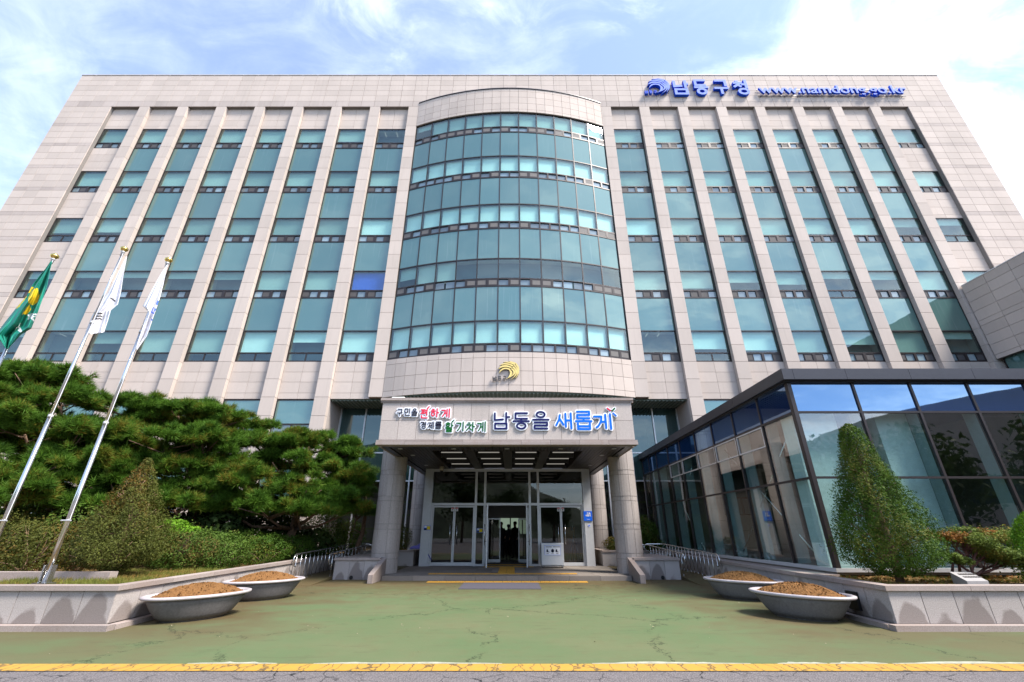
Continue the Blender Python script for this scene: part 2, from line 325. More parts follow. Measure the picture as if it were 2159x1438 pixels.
class MB:
    """collects shapes of one mesh"""
    def __init__(s): s.v = []; s.f = []; s.mi = []; s.cur = 0; s.smooth = False
    def add(s, vs, fs):
        b = len(s.v); s.v.extend([tuple(x) for x in vs]); s.f.extend([tuple(b + i for i in q) for q in fs]); s.mi.extend([s.cur] * len(fs)); return s
    def box(s, x0, x1, y0, y1, z0, z1):
        if x0 > x1: x0, x1 = x1, x0
        if y0 > y1: y0, y1 = y1, y0
        return s.hexa([(x0, y0, z0), (x1, y0, z0), (x1, y1, z0), (x0, y1, z0), (x0, y0, z1), (x1, y0, z1), (x1, y1, z1), (x0, y1, z1)])
    def hexa(s, p): return s.add(p, [(0, 3, 2, 1), (4, 5, 6, 7), (0, 1, 5, 4), (1, 2, 6, 5), (2, 3, 7, 6), (3, 0, 4, 7)])
    def ring(s, c, t0, t1, r0, r1, z0, z1):
        P = lambda t, r, z: (c[0] + r * math.sin(t), c[1] - r * math.cos(t), z)
        return s.hexa([P(t0, r1, z0), P(t1, r1, z0), P(t1, r0, z0), P(t0, r0, z0), P(t0, r1, z1), P(t1, r1, z1), P(t1, r0, z1), P(t0, r0, z1)])
    def tube(s, pts, rad, seg=8, cap=True):
        pts = [Vector(p) for p in pts]; n = len(pts)
        if not hasattr(rad, '__len__'): rad = [rad] * n
        rings = []; up = Vector((0, 0, 1)); prev = None
        for i, p in enumerate(pts):
            d = (pts[min(i + 1, n - 1)] - pts[max(i - 1, 0)]).normalized()
            if prev is None: a = d.orthogonal().normalized()
            else: a = (prev - d * prev.dot(d)).normalized()
            prev = a; b = d.cross(a)
            rings.append([p + (a * math.cos(2 * math.pi * k / seg) + b * math.sin(2 * math.pi * k / seg)) * rad[i] for k in range(seg)])
        vs = [q for r in rings for q in r]
        fs = [(i * seg + k, i * seg + (k + 1) % seg, (i + 1) * seg + (k + 1) % seg, (i + 1) * seg + k) for i in range(n - 1) for k in range(seg)]
        if cap: fs += [tuple(range(seg - 1, -1, -1)), tuple((n - 1) * seg + k for k in range(seg))]
        return s.add(vs, fs)
    def lathe(s, prof, c, seg=32, sx=1.0, sy=1.0, rot=0.0, cap=True):
        vs = []; cr, sr = math.cos(rot), math.sin(rot)
        for r, z in prof:
            for k in range(seg):
                t = 2 * math.pi * k / seg; x, y = r * sx * math.cos(t), r * sy * math.sin(t)
                vs.append((c[0] + x * cr - y * sr, c[1] + x * sr + y * cr, c[2] + z))
        n = len(prof); fs = [(i * seg + k, i * seg + (k + 1) % seg, (i + 1) * seg + (k + 1) % seg, (i + 1) * seg + k) for i in range(n - 1) for k in range(seg)]
        if cap: fs += [tuple(range(seg - 1, -1, -1)), tuple((n - 1) * seg + k for k in range(seg))]
        return s.add(vs, fs)
    def prism(s, poly, y0, y1):
        """polygon in x,z extruded from y0 (front) to y1"""
        n = len(poly); vs = [(x, y0, z) for x, z in poly] + [(x, y1, z) for x, z in poly]
        return s.add(vs, [tuple(range(n)), tuple(range(2 * n - 1, n - 1, -1))] + [((i + 1) % n, i, n + i, n + (i + 1) % n) for i in range(n)])
    def build(s, name, mat, parent=None, kind=None, smooth=False, label=None):
        me = bpy.data.meshes.new(name); me.from_pydata(s.v, [], s.f)
        for m in (mat if isinstance(mat, (list, tuple)) else [mat]): me.materials.append(m)
        if any(s.mi): me.polygons.foreach_set('material_index', s.mi)
        if smooth or s.smooth: me.polygons.foreach_set('use_smooth', [True] * len(s.f))
        me.update(); o = link(name, me, parent)
        return tag(o, label=label, kind=kind)
def bevel(o, w, seg=2):
    m = o.modifiers.new('soft_edges', 'BEVEL'); m.width = w; m.segments = seg; m.limit_method = 'ANGLE'; return o
CUBES = {}
def cube(mat):
    if mat.name not in CUBES:
        me = bpy.data.meshes.new('stone_piece'); b = MB().box(-.5, .5, -.5, .5, -.5, .5); me.from_pydata(b.v, [], b.f); me.materials.append(mat); CUBES[mat.name] = me
    return CUBES[mat.name]
def piece(name, mat, parent, x0, x1, y0, y1, z0, z1):
    return link(name, cube(mat), parent, ((x0 + x1) / 2, (y0 + y1) / 2, (z0 + z1) / 2), (abs(x1 - x0), abs(y1 - y0), abs(z1 - z0)))
def piece_r(name, mat, parent, c, dims, rotz): return link(name, cube(mat), parent, c, dims, rotz)
def pieces(name, many, mat, parent, boxes, limit=300):
    """boxes = (centre, dims, rotz); the LIMIT that show largest become parts, the rest one joined part"""
    def area(b):
        c, d, r = b
        try:
            x0, y0 = proj((c[0] - d[0] / 2 * math.cos(r), c[1] - d[0] / 2 * math.sin(r), c[2] - d[2] / 2)); x1, y1 = proj((c[0] + d[0] / 2 * math.cos(r), c[1] + d[0] / 2 * math.sin(r), c[2] + d[2] / 2))
        except ZeroDivisionError: return 0
        if x1 < 0 or x0 > 2159 or y0 < 0 or y1 > 1438: return 0
        return abs(x1 - x0) * abs(y1 - y0)
    boxes = sorted(boxes, key=area, reverse=True)
    for c, d, r in boxes[:limit]: piece_r(name, mat, parent, c, d, r)
    if boxes[limit:]:
        b = MB()
        for c, d, r in boxes[limit:]:
            cr, sr = math.cos(r), math.sin(r)
            b.hexa([(c[0] + x * d[0] * cr - y * d[1] * sr, c[1] + x * d[0] * sr + y * d[1] * cr, c[2] + z * d[2]) for z in (-.5, .5) for x, y in ((-.5, -.5), (.5, -.5), (.5, .5), (-.5, .5))])
        b.build(many, mat, parent, kind='stuff')
def npmesh(name, verts, n, mat, parent=None, kind=None):
    """verts (F*n,3) -> F separate n-gons"""
    F = len(verts) // n; me = bpy.data.meshes.new(name); me.vertices.add(F * n); me.vertices.foreach_set('co', np.ascontiguousarray(verts, dtype=np.float32).ravel())
    me.loops.add(F * n); me.loops.foreach_set('vertex_index', np.arange(F * n, dtype=np.int32)); me.polygons.add(F)
    me.polygons.foreach_set('loop_start', np.arange(0, F * n, n, dtype=np.int32)); me.update(calc_edges=True); me.materials.append(mat)
    return tag(link(name, me, parent), kind=kind)
def unit(v): return v / np.maximum(np.linalg.norm(v, axis=1, keepdims=True), 1e-6)
def leaves(P, Nn, size, aspect=.5, spread=.8, fold=True):
    """leaf quads at P facing roughly Nn"""
    n = len(P); nn = unit(Nn + rng.normal(0, spread, (n, 3))); a = unit(np.cross(nn, rng.normal(0, 1, (n, 3)))); b = np.cross(nn, a)
    s = size * rng.uniform(.65, 1.35, (n, 1)); q = np.stack([P - a * s * .5, P + b * s * aspect * .5 + nn * s * .08, P + a * s * .5, P - b * s * aspect * .5 + nn * s * .08], 1)
    return q.reshape(-1, 3)
def tufts(P, D, length, count, width):
    """needle tufts: thin triangles fanning round direction D"""
    n = len(P); Pn = np.repeat(P, count, 0); Dn = np.repeat(D, count, 0); d = unit(Dn + rng.normal(0, .62, (n * count, 3)))
    w = unit(np.cross(d, rng.normal(0, 1, (n * count, 3)))); L = length * rng.uniform(.7, 1.2, (n * count, 1))
    return np.stack([Pn - w * width * .5, Pn + w * width * .5, Pn + d * L], 1).reshape(-1, 3)
def ball(n): return unit(rng.normal(0, 1, (n, 3)))

# ------------------------------------------------------------------ ground
XC = -.17
def sheet(name, x0, x1, y0, y1, z, mat, nx=1, ny=1):
    xs = np.linspace(x0, x1, nx + 1); ys = np.linspace(y0, y1, ny + 1); b = MB()
    b.add([(x, y, z) for y in ys for x in xs], [(j * (nx + 1) + i, j * (nx + 1) + i + 1, (j + 1) * (nx + 1) + i + 1, (j + 1) * (nx + 1) + i) for j in range(ny) for i in range(nx)])
    return b.build(name, mat, kind='structure')
sheet('ground', -600, 600, -600, 600, -.02, M['asph_dark'])
sheet('asphalt_road', -60, 60, -30, 6.2, 0.0, M['asphalt'])
sheet('green_forecourt', -60, 60, 6.15, 24.4, .004, M['green'])
sheet('yellow_line', -60, 60, 6.12, 6.41, .008, M['yellow'])
def chips():
    b = MB()                                     # bare pale concrete showing in a ragged strip along the yellow line
    x = -14.0
    while x < 14:
        L = random.uniform(.5, 2.6)
        if random.random() < .55:
            n = 14; top = [(x + L * i / n, 6.415 + .02 + .07 * math.sin(math.pi * i / n) * random.uniform(.4, 1.3)) for i in range(n + 1)]
            b.add([(p[0], 6.412, .009) for p in top] + [(p[0], p[1], .009) for p in top], [(i, i + 1, n + 2 + i, n + 1 + i) for i in range(n)])
        x += L * random.uniform(1, 1.5)
    b.build('worn_concrete_edge', plain('bare_concrete', (.30, .30, .23), .8, 0, .2), kind='structure')
chips()
# ------------------------------------------------------------------ main building
YP, YW, YS = 22.5, 22.79, 22.75        # pier front, glass plane, stone infill plane
TW, TR = 6.87, 20.27                   # half chord and radius of the curved bay
TCY = YP - 1.2 + TR; TA = math.asin(TW / TR); TC = (XC, TCY)
PW, BW = .765, 2.137; PITCHX = PW + BW
FL = [10.27 + 4.13 * k for k in range(5)]; HEAD = FL[4] + 1.95
XL, XR = -33.9, 33.55
bld = thing('office_building', (0, 30, 0), 'tall pale granite office building with a bowed glass bay and ranks of stone piers', 'building')
b = MB()
b.box(XL + .03, XR - .03, 23.45, 41, 8.12, 34.2); b.box(XL + .03, XC - TW - PW - BW - .02, 23.45, 41, 0, 8.12); b.box(XC + TW + PW + BW + .02, XR - .03, 23.45, 41, 0, 8.12)
b.box(XC - 9.8, XC + 9.8, 40, 41, 0, 8.12)
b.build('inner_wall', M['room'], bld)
b = MB()                                # backing the stone is hung on: top band, both flanks, pier cores
gx = .06
b.box(XL + .03, XR - .03, YP + gx, 23.45, 30.84, 34.2)
XO = TW + PW + 8 * PITCHX - PW          # outer end of the ranks, from XC
b.box(XL + .03, XC - XO, YP + gx, 23.45, 0, 30.83); b.box(XC + XO, XR - .03, YP + gx, 23.45, 0, 30.83)
for sgn in (-1, 1):
    for i in range(8):
        x = XC + sgn * (TW + PITCHX * i); x1 = x + sgn * PW
        if i == 0: b.box(x, x1, YP + .04, 23.4, 8.2, 30.83)
        else: b.box(x + sgn * .02, x1 - sgn * .02, YP + .04, 23.4, 0, 30.83)
        bx0 = x1; bx1 = x1 + sgn * BW
        b.box(bx0, bx1, YS + .05, 23.4, HEAD, 30.83)
        b.box(bx0, bx1, YS + .05, 23.4, 8.12, FL[0])
        if i == 7:
            for k in range(4): b.box(bx0, bx1, YS + .05, 23.4, FL[k] + 1.95, FL[k + 1])
b.build('backing_wall', M['stone_dark'], bld)
# cladding
G = .019
blk, wall, course = [], [], []
def slab(lst, x0, x1, y0, y1, z0, z1, g=G): lst.append((((x0 + x1) / 2, (y0 + y1) / 2, (z0 + z1) / 2), (abs(x1 - x0) - g, y1 - y0, z1 - z0 - g), 0.0))
PH = (30.81 - 8.13) / 22
for sgn in (-1, 1):
    for i in range(8):
        x = XC + sgn * (TW + PITCHX * i); x1 = x + sgn * PW
        for k in range(-8 if i else 0, 22): slab(blk, x, x1, YP, YW + .02, 8.13 + PH * k, 8.13 + PH * (k + 1))
        bx0 = x1; bx1 = x1 + sgn * BW; mid = (bx0 + bx1) / 2
        for z0, z1 in ((HEAD, 29.03), (29.03, 29.62), (29.62, 30.22), (30.22, 30.81), (8.09, 8.43), (8.43, 9.06), (9.06, 9.65), (9.65, FL[0])):
            slab(wall, bx0, mid, YS, YS + .05, z0, z1, .015); slab(wall, mid, bx1, YS, YS + .05, z0, z1, .015)
        if i == 7:
            for k in range(4):
                for z0, z1 in ((FL[k] + 1.95, FL[k] + 2.22), (FL[k] + 2.22, FL[k] + 2.86), (FL[k] + 2.86, FL[k] + 3.5), (FL[k] + 3.5, FL[k + 1])):
                    slab(wall, bx0, mid, YS, YS + .05, z0, z1, .015); slab(wall, mid, bx1, YS, YS + .05, z0, z1, .015)
ROWS = [34.35, 33.73, 33.16, 32.6, 32.0, 31.4, 30.81]
n = 69; xs = np.linspace(XL, XR, n + 1)
for z1, z0 in zip(ROWS[:-1], ROWS[1:]):
    for i in range(n): slab(course if z0 < 31 else wall, xs[i], xs[i + 1], YP, YP + .05, z0, z1, .018)
SIDE = [30.81, 30.22, 29.62, 29.04, 28.75, 28.2, 27.58, 27.03, 26.76, 26.11, 25.51, 24.92, 24.65, 24.07, 23.47, 22.91, 22.62, 22.0, 21.4, 20.81, 20.51, 19.92, 19.36, 18.78, 18.5, 17.9, 17.3, 16.7, 16.4, 15.8, 15.2, 14.65, 14.37, 13.8, 13.2, 12.6, 12.3, 11.7, 11.1, 10.5, 10.2, 9.5, 8.9, 8.3, 8.0]
z = 8.0
while z > .5: z -= .65; SIDE.append(z)
for z1, z0 in zip(SIDE[:-1], SIDE[1:]):
    for a, c_ in ((XL, XC - XO), (XC + XO, XR)):
        q = np.linspace(a, c_, 5)
        for i in range(4): slab(course if z1 - z0 < .35 else wall, q[i], q[i + 1], YP, YP + .05, z0, z1, .018)
pieces('granite_block', 'granite_blocks', M['stone'], bld, blk); pieces('wall_panel', 'wall_panels', M['stone'], bld, wall); pieces('course_stone', 'course_stones', M['course'], bld, course)
# coping along the roof edge, joint by joint
q = np.linspace(XL - .03, XR + .03, 59); M['coping'] = plain('metal_coping', (.62, .60, .60), .4)
for i in range(58): piece('coping', M['coping'], bld, q[i], q[i + 1] - .03, YP - .04, YP + .5, 34.36, 34.41)
# windows: one frame per storey and bay with its panes, blind and sash
def window(x0, x1, k, style, blind, bmat='blind', spandrel=True, bottom=None):
    S = FL[k]; w = x1 - x0; t = .045; b = MB()
    top = S + 4.13 if spandrel else S + 1.95
    b.box(x0, x0 + t, YW - .03, YW + .12, S, top - .003); b.box(x1 - t, x1, YW - .03, YW + .12, S, top - .003)
    for za, zb in ((S, S + .075), (S + .50, S + .58), (S + 1.90, S + 1.97)): b.box(x0 + t, x1 - t, YW - .03, YW + .12, za, zb)
    if style == 'slide':
        m = (x0 + x1) / 2; b.box(m - .07, m + .07, YW - .035, YW + .11, S + .07, S + .51)
    else:
        m = (x0 + x1) / 2; b.box(m - .03, m + .03, YW - .03, YW + .11, S + .07, S + .51)
    f = b.build('window', M['frame'], bld)
    MB().box(x0 + t, x1 - t, YW, YW + .012, S + .58, S + 1.90).build('pane', M['glass'], f)
    if spandrel: MB().box(x0 + t, x1 - t, YW, YW + .02, S + 1.97, S + 4.13).build('spandrel_pane', M['spandrel'], f)
    if blind > 0: MB().box(x0 + .06, x1 - .06, YW + .15, YW + .16, S + 1.9 - 1.4 * blind, S + 1.93).build('blind', M[bmat], f)
    if blind < .6:
        for j in range(2): xl = x0 + w * (.25 + .35 * j) + random.uniform(-.1, .1); MB().hexa([(xl, YW + .2, S + 1.86), (xl + .06, YW + .2, S + 1.86), (xl + .06, YW + .62, S + 1.86), (xl, YW + .62, S + 1.86), (xl, YW + .2, S + 1.885), (xl + .06, YW + .2, S + 1.885), (xl + .06, YW + .62, S + 1.885), (xl, YW + .62, S + 1.885)]).build('ceiling_light', M['tube'], f)
    for sx in (0, 1):
        a0 = x0 + t if sx == 0 else m + (.07 if style == 'slide' else .03); a1 = (m - (.07 if style == 'slide' else .03)) if sx == 0 else x1 - t
        if style == 'slide':
            h = (a0 + a1) / 2; order = (0, 1) if random.random() < .5 else (1, 0)
            for j, (c0, c1) in enumerate(((a0, h), (h, a1))):
                if order[j]:
                    s_ = MB(); fr = .035
                    s_.box(c0, c1, YW - .02, YW + .015, S + .08, S + .08 + fr); s_.box(c0, c1, YW - .02, YW + .015, S + .49 - fr, S + .49)
                    s_.box(c0, c0 + fr, YW - .02, YW + .015, S + .08 + fr, S + .49 - fr); s_.box(c1 - fr, c1, YW - .02, YW + .015, S + .08 + fr, S + .49 - fr)
                    s_.cur = 1; s_.box(c0 + fr, c1 - fr, YW - .005, YW, S + .08 + fr, S + .49 - fr)
                    s_.build('sash', [M['frame'], M['screen']], f)
                else: MB().box(c0, c1, YW + .03, YW + .04, S + .08, S + .49).build('sash_pane', M['sashglass'], f)
        else: MB().box(a0, a1, YW, YW + .012, S + .07, S + .51).build('sash_pane', M['glass'], f)
    return f
for sgn in (-1, 1):
    for i in range(8):
        x = XC + sgn * (TW + PITCHX * i + PW); a, c_ = sorted((x, x + sgn * BW))
        for k in range(5):
            style = 'slide'
            if k == 0 and ((sgn < 0 and i > 0) or (sgn > 0 and i in (1, 7))): style = 'fixed'
            if (k, i) == (2, 7) or (k == 1 and sgn > 0 and i in (4, 7)): style = 'fixed'
            bl = 1.0
            if sgn < 0:
                if k == 0: bl = [1, .45, .95, 1, .9, .5, 0, .2][i]
                elif k == 1: bl = [1, .95, .9, .35, .3, .25, .25, .3][i]
                elif k == 2: bl = [1, 1, 1, .95, 1, 1, .7, .75][i]
                elif k == 4: bl = [0, .75, 1, .8, .85, .9, 1, 1][i]
            else:
                if k == 0: bl = [0, .75, .8, 1, .55, 1, .3, 0][i]
                elif k == 1: bl = [.9, .8, .5, .6, .3, .35, 1, .6][i]
                elif k == 2: bl = [1, 1, 1, .9, .8, 1, .4, .3][i]
            window(a, c_, k, style, bl, 'blueblind' if (sgn, i, k) == (-1, 0, 1) else ('paleblind' if (i + k * 2 < 5 and k in (0, 2, 3)) and i < 3 else random.choice(['blind', 'blind', 'greyblind'])), spandrel=(k < 4 and i != 7))
b = MB()                                # floor slabs behind the opaque strips
for sgn in (-1, 1):
    for k in range(5):
        x0, x1 = sorted((XC + sgn * (TW + PW), XC + sgn * (XO - .01)))
        if k < 4: b.box(x0, x1, YW + .18, 23.44, FL[k] + 2.0, FL[k] + 4.05)
        else: b.box(x0, x1, YW + .18, 23.44, FL[k] + 1.94, FL[k] + 2.3)
    x0, x1 = sorted((XC + sgn * (TW + PW), XC + sgn * (XO - .01))); b.box(x0, x1, YW + .18, 23.44, 9.9, 10.2)
b.build('floor_slab', M['ceil'], bld)
# lower storeys behind the trees
for sgn in (-1, 1):
    for i in range(1, 8):
        x = XC + sgn * (TW + PITCHX * i + PW); x0, x1 = sorted((x, x + sgn * BW)); m = (x0 + x1) / 2
        for z0, z1, sp in ((6.1, 8.06, 6.7), (2.2, 4.7, 3.0)):
            b = MB(); t = .05
            b.box(x0, x0 + t, YW - .03, YW + .1, z0, z1); b.box(x1 - t, x1, YW - .03, YW + .1, z0, z1); b.box(x0 + t, x1 - t, YW - .03, YW + .1, z1 - t, z1); b.box(x0 + t, x1 - t, YW - .03, YW + .1, z0, z0 + t); b.box(x0 + t, x1 - t, YW - .03, YW + .1, sp - .04, sp + .04); b.box(m - .05, m + .05, YW - .03, YW + .1, z0 + t, sp - .04)
            f = b.build('window', M['frame'], bld)
            MB().box(x0 + t, x1 - t, YW, YW + .012, sp + .04, z1 - t).build('pane', M['spandrel'], f); MB().box(x0 + t, m - .05, YW, YW + .012, z0 + t, sp - .04).build('sash_pane', M['sashglass'], f); MB().box(m + .05, x1 - t, YW, YW + .012, z0 + t, sp - .04).build('sash_pane', M['sashglass'], f)
        for z0, z1 in ((0, .75), (.75, 1.5), (1.5, 2.2), (4.7, 5.4), (5.4, 6.1)):
            piece('infill_panel', M['stone'], bld, x0 + .005, m - .006, YS, YS + .05, z0 + .006, z1 - .006); piece('infill_panel', M['stone'], bld, m + .006, x1 - .005, YS, YS + .05, z0 + .006, z1 - .006)
        
# curved bay: stone, frames, panes
def ring_boxes(z0, z1, ncol, r=TR, thick=.08, g=.018):
    out = []
    for j in range(ncol):
        t = -TA + 2 * TA * (j + .5) / ncol; wd = 2 * TA * r / ncol; rr = r - thick / 2
        out.append(((TC[0] + rr * math.sin(t), TC[1] - rr * math.cos(t), (z0 + z1) / 2), (wd - g, thick, z1 - z0 - g), t))
    return out
tp = []
for z0, z1 in ((8.09, 8.42), (8.42, 9.2), (9.2, 9.96), (9.96, FL[0]), (HEAD, 29.0), (29.0, 29.62), (29.62, 30.25), (30.25, 30.85), (30.85, 31.12)): tp += ring_boxes(z0, z1, 22)
for c_, d_, r_ in tp: piece_r('curved_panel', M['stone'], bld, c_, d_, r_)
b = MB()
NA = 44
for j in range(NA):
    t0 = -TA + 2 * TA * j / NA; t1 = -TA + 2 * TA * (j + 1) / NA
    b.ring(TC, t0, t1, TR - .5, TR - .075, 8.12, FL[0]); b.ring(TC, t0, t1, TR - .5, TR - .075, HEAD, 31.1)
b.build('backing_wall', M['stone_dark'], bld)
b = MB()
for j in range(NA):
    t0 = -TA + 2 * TA * j / NA; t1 = -TA + 2 * TA * (j + 1) / NA; b.ring(TC, t0, t1, TR - .75, TR - .7, FL[0], HEAD)
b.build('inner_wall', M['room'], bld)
b = MB()
for j in range(22):
    t0 = -TA + 2 * TA * j / 22; t1 = -TA + 2 * TA * (j + 1) / 22
    for k in range(5): b.ring(TC, t0, t1, TR - .69, TR - .2, FL[k] + (2.0), FL[k] + (4.05 if k < 4 else 2.2))
    b.ring(TC, t0, t1, TR - .69, TR - .2, FL[0] - .3, FL[0] - .02)
b.build('floor_slab', M['ceil'], bld)
b = MB()
for j in range(NA):
    t0 = -TA + 2 * TA * j / NA; t1 = -TA + 2 * TA * (j + 1) / NA; b.ring(TC, t0, t1, TR - .35, TR + .05, 31.13, 31.19)
b.build('curved_coping', M['charcoal'], bld)
b = MB()                                # roof of the bay
for j in range(NA):
    t0 = -TA + 2 * TA * j / NA; t1 = -TA + 2 * TA * (j + 1) / NA; b.ring(TC, t0, t1, TR - 1.6, TR - .35, 31.0, 31.08)
b.build('bay_roof', M['stone_dark'], bld)
b = MB()                                # green-grey louvred soffit beneath the bay
b.box(XC - 9.8, XC + 9.8, YP + .35, 24.5, 8.04, 8.085)
for j in range(NA):
    t0 = -TA + 2 * TA * j / NA; t1 = -TA + 2 * TA * (j + 1) / NA; b.ring(TC, t0, t1, TR - 1.25, TR - .09, 8.05, 8.115)
b.build('soffit', plain('green_grey_soffit', (.10, .14, .11), .5), bld)
lv = plain('louvre_blade', (.17, .20, .17), .4)
b = MB()
for j in range(92):
    x = XC - 9.7 + j * .211
    yf = (TC[1] - math.sqrt(max(0, (TR - .12) ** 2 - (x - XC) ** 2)) if abs(x - XC) < TW else YP + .36); b.box(x, x + .07, yf, 24.48, 8.0, 8.038)
b.build('louvre_blades', lv, bld, kind='stuff')
for j in range(11):
    t0 = -TA + 2 * TA * j / 11; t1 = -TA + 2 * TA * (j + 1) / 11; m = .0015; tm = (t0 + t1) / 2; ip = TR - .10
    for k in range(5):
        S = FL[k]; top = S + 4.13 if k < 4 else HEAD; b = MB()
        slide = not (k == 1 and j in (2, 8))
        b.ring(TC, t0, t0 + m, ip - .1, ip + .03, S, top - .002); b.ring(TC, t1 - m, t1, ip - .1, ip + .03, S, top - .002)
        for za, zb in ((S, S + .09 if slide else S + .04), (S + .5 if slide else S + .54, S + .58), (S + 1.90, S + 1.97)): b.ring(TC, t0 + m, t1 - m, ip - .1, ip + .03, za, zb)
        if slide: b.ring(TC, tm - .0025, tm + .0025, ip - .1, ip + .03, S + .08, S + .51)
        f = b.build('curved_window', M['frame'], bld)
        MB().ring(TC, t0 + m, t1 - m, ip - .012, ip, S + .58, S + 1.9).build('pane', M['glass'], f)
        if k < 4: MB().ring(TC, t0 + m, t1 - m, ip - .02, ip, S + 1.97, S + 4.13).build('spandrel_pane', M['spandrel'], f)
        bl = 1.0
        if k == 1: bl = [.55, .95, .98, 0, 0, 0, 0, 0, 0, .0, .0][j]
        if k == 4: bl = [.3, .8, 1, 1, .9, 1, 1, 1, .9, .8, .9][j]
        if bl: MB().ring(TC, t0 + .003, t1 - .003, ip - .17, ip - .16, S + 1.92 - 1.42 * bl, S + 1.93).build('blind', M['paleblind' if k in (0, 2, 3) else 'blind'], f)
        for a, c_ in ((t0 + m, tm - .0025), (tm + .0025, t1 - m)):
            if slide and (a < tm) == (random.random() < .5): 
                s_ = MB(); s_.ring(TC, a, c_, ip, ip + .02, S + .10, S + .14); s_.ring(TC, a, c_, ip, ip + .02, S + .46, S + .50); s_.ring(TC, a, a + .002, ip, ip + .02, S + .14, S + .46); s_.ring(TC, c_ - .002, c_, ip, ip + .02, S + .14, S + .46)
                s_.cur = 1; s_.ring(TC, a + .002, c_ - .002, ip + .005, ip + .01, S + .14, S + .46); s_.build('sash', [M['frame'], plain('pale_screen', (.13, .12, .115), .7) if 'pale_screen' not in bpy.data.materials else bpy.data.materials['pale_screen']], f)
            else: MB().ring(TC, a, c_, ip - .06, ip - .05, S + .09, S + .5).build('sash_pane', M['sashglass'], f)
# tall hall glazing set back beneath the bay
YH = 24.5; HW = {}
for sgn in (-1, 1):
    b = MB()
    x0, x1 = sorted((XC + sgn * (TW + PW + BW), XC + sgn * 3.95)); 
    for x in np.linspace(x0 + .05, x1 - .05, 5): b.box(x - .035, x + .035, YH - .08, YH + .05, .14, 8.0)
    for z in (5.48, 3.98): b.box(x0, x1, YH - .07, YH + .05, z - .035, z + .035)
    HW[sgn] = b.build('hall_window', M['alu'], bld)
mw = plain('pale_green_mullion', (.30, .34, .17), .5)
for sgn in (-1, 1):
    b = MB(); hw = HW[sgn]
    x0, x1 = sorted((XC + sgn * (TW + PW + BW), XC + sgn * 3.95))
    for z in (3.5, 2.9, 2.25, 1.6, 1.0): b.box(x0, x1, YH + .06, YH + .1, z - .035, z + .035)
    b.build('glazing_bar', mw, hw)
for sgn in (-1, 1):
    x0, x1 = sorted((XC + sgn * (TW + PW + BW), XC + sgn * 3.95)); xs_ = np.linspace(x0 + .05, x1 - .05, 5); hw = HW[sgn]
    for j in range(4):
        for z0, z1 in ((.2, 3.94), (4.02, 5.44), (5.52, 8.0)): MB().box(xs_[j] + .035, xs_[j + 1] - .035, YH, YH + .012, z0, z1).build('pane', M['hallglass'] if z0 > 4 else M['clear'], hw)
for sgn in (-1, 1):
    b = MB(); x0, x1 = sorted((XC + sgn * (TW + PW + BW), XC + sgn * (TW + PW + BW + .35))); b.box(x0, x1, YP + .3, YH + .2, 0, 8.1); b.build('hall_side_wall', M['granite'], bld); b = MB()
    x0, x1 = sorted((XC + sgn * 9.8, XC + sgn * 3.95)); b.box(x0, x1, YH + .9, YH + 1.0, 0.1, 8.0); b.build('hall_back_wall', M['granite'], bld)
MB().box(XC - 4.2, XC + 4.2, YH - .02, YH + .3, 4.35, 8.02).build('hall_header', M['stone'], bld)
b = MB(); b.box(XC - 4.6, XC - 4.3, YH + .3, 39.9, 0, 8); b.box(XC + 4.3, XC + 4.6, YH + .3, 39.9, 0, 8); b.box(XC - 4.6, XC + 4.6, YH + .3, 39.9, 4.2, 4.3); b.box(XC - 4.3, XC - .8, 33, 33.2, 0, 4.2); b.box(XC + 1.6, XC + 4.3, 33, 33.2, 0, 4.2); b.box(XC - .8, XC + 1.6, 33, 33.2, 2.75, 4.2); b.box(XC - .8, XC + 1.6, 33, 33.2, 0, 1.3)
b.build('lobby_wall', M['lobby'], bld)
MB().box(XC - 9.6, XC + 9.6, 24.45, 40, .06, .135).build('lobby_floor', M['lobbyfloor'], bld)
b = MB()
for x in (-.8, 0.05, .9, 1.55): b.box(XC + x - .04, XC + x + .04, 32.9, 32.98, 1.3, 2.75)
b.box(XC - .8, XC + 1.6, 32.9, 32.98, 1.25, 1.3)
fw = b.build('lobby_window', M['black'], bld)
MB().box(XC - .8, XC + 1.6, 33.1, 33.12, 1.2, 2.9).build('pane', M['backlight'], fw)

# ------------------------------------------------------------------ stone wing on the right
wing = thing('stone_wing', (30, 15, 0), 'grey granite wing standing forward of the main facade at the right edge', 'building')
b = MB(); b.box(27.26, 45, 4, 22.45, 10.32, 15.0); b.box(27.6, 45, 4, 22.45, 0, 10.32); b.build('core', M['stone_dark'], wing)
WR = [15.03, 14.5, 13.9, 13.28, 12.66, 12.36, 11.76, 11.16, 10.55, 10.3]; wp = []
for z1, z0 in zip(WR[:-1], WR[1:]):
    for j in range(14): wp.append(((27.23, 22.45 - 1.31 * (j + .5), (z0 + z1) / 2), (1.31 - .018, .06, z1 - z0 - .018), R(90)))
for c_, d_, r_ in wp: piece_r('wing_panel', M['stone'], wing, c_, d_, r_)
for j in range(9): piece_r('coping', M['coping'], wing, (27.4, 22.45 - 2.04 * (j + .5), 15.05), (2.02, .45, .05), R(90))
b = MB()
for j in range(13): b.box(27.5, 27.58, 22.4 - 1.4 * j, 22.34 - 1.4 * j, 0, 10.3)
for z in (3.4, 6.8): b.box(27.5, 27.58, 4, 22.4, z, z + .07)
gf = b.build('curtain_wall', M['frame'], wing)
for j in range(12): MB().box(27.52, 27.54, 21.0 - 1.4 * j, 22.34 - 1.4 * j, 0, 10.3).build('pane', M['spandrel'], gf)
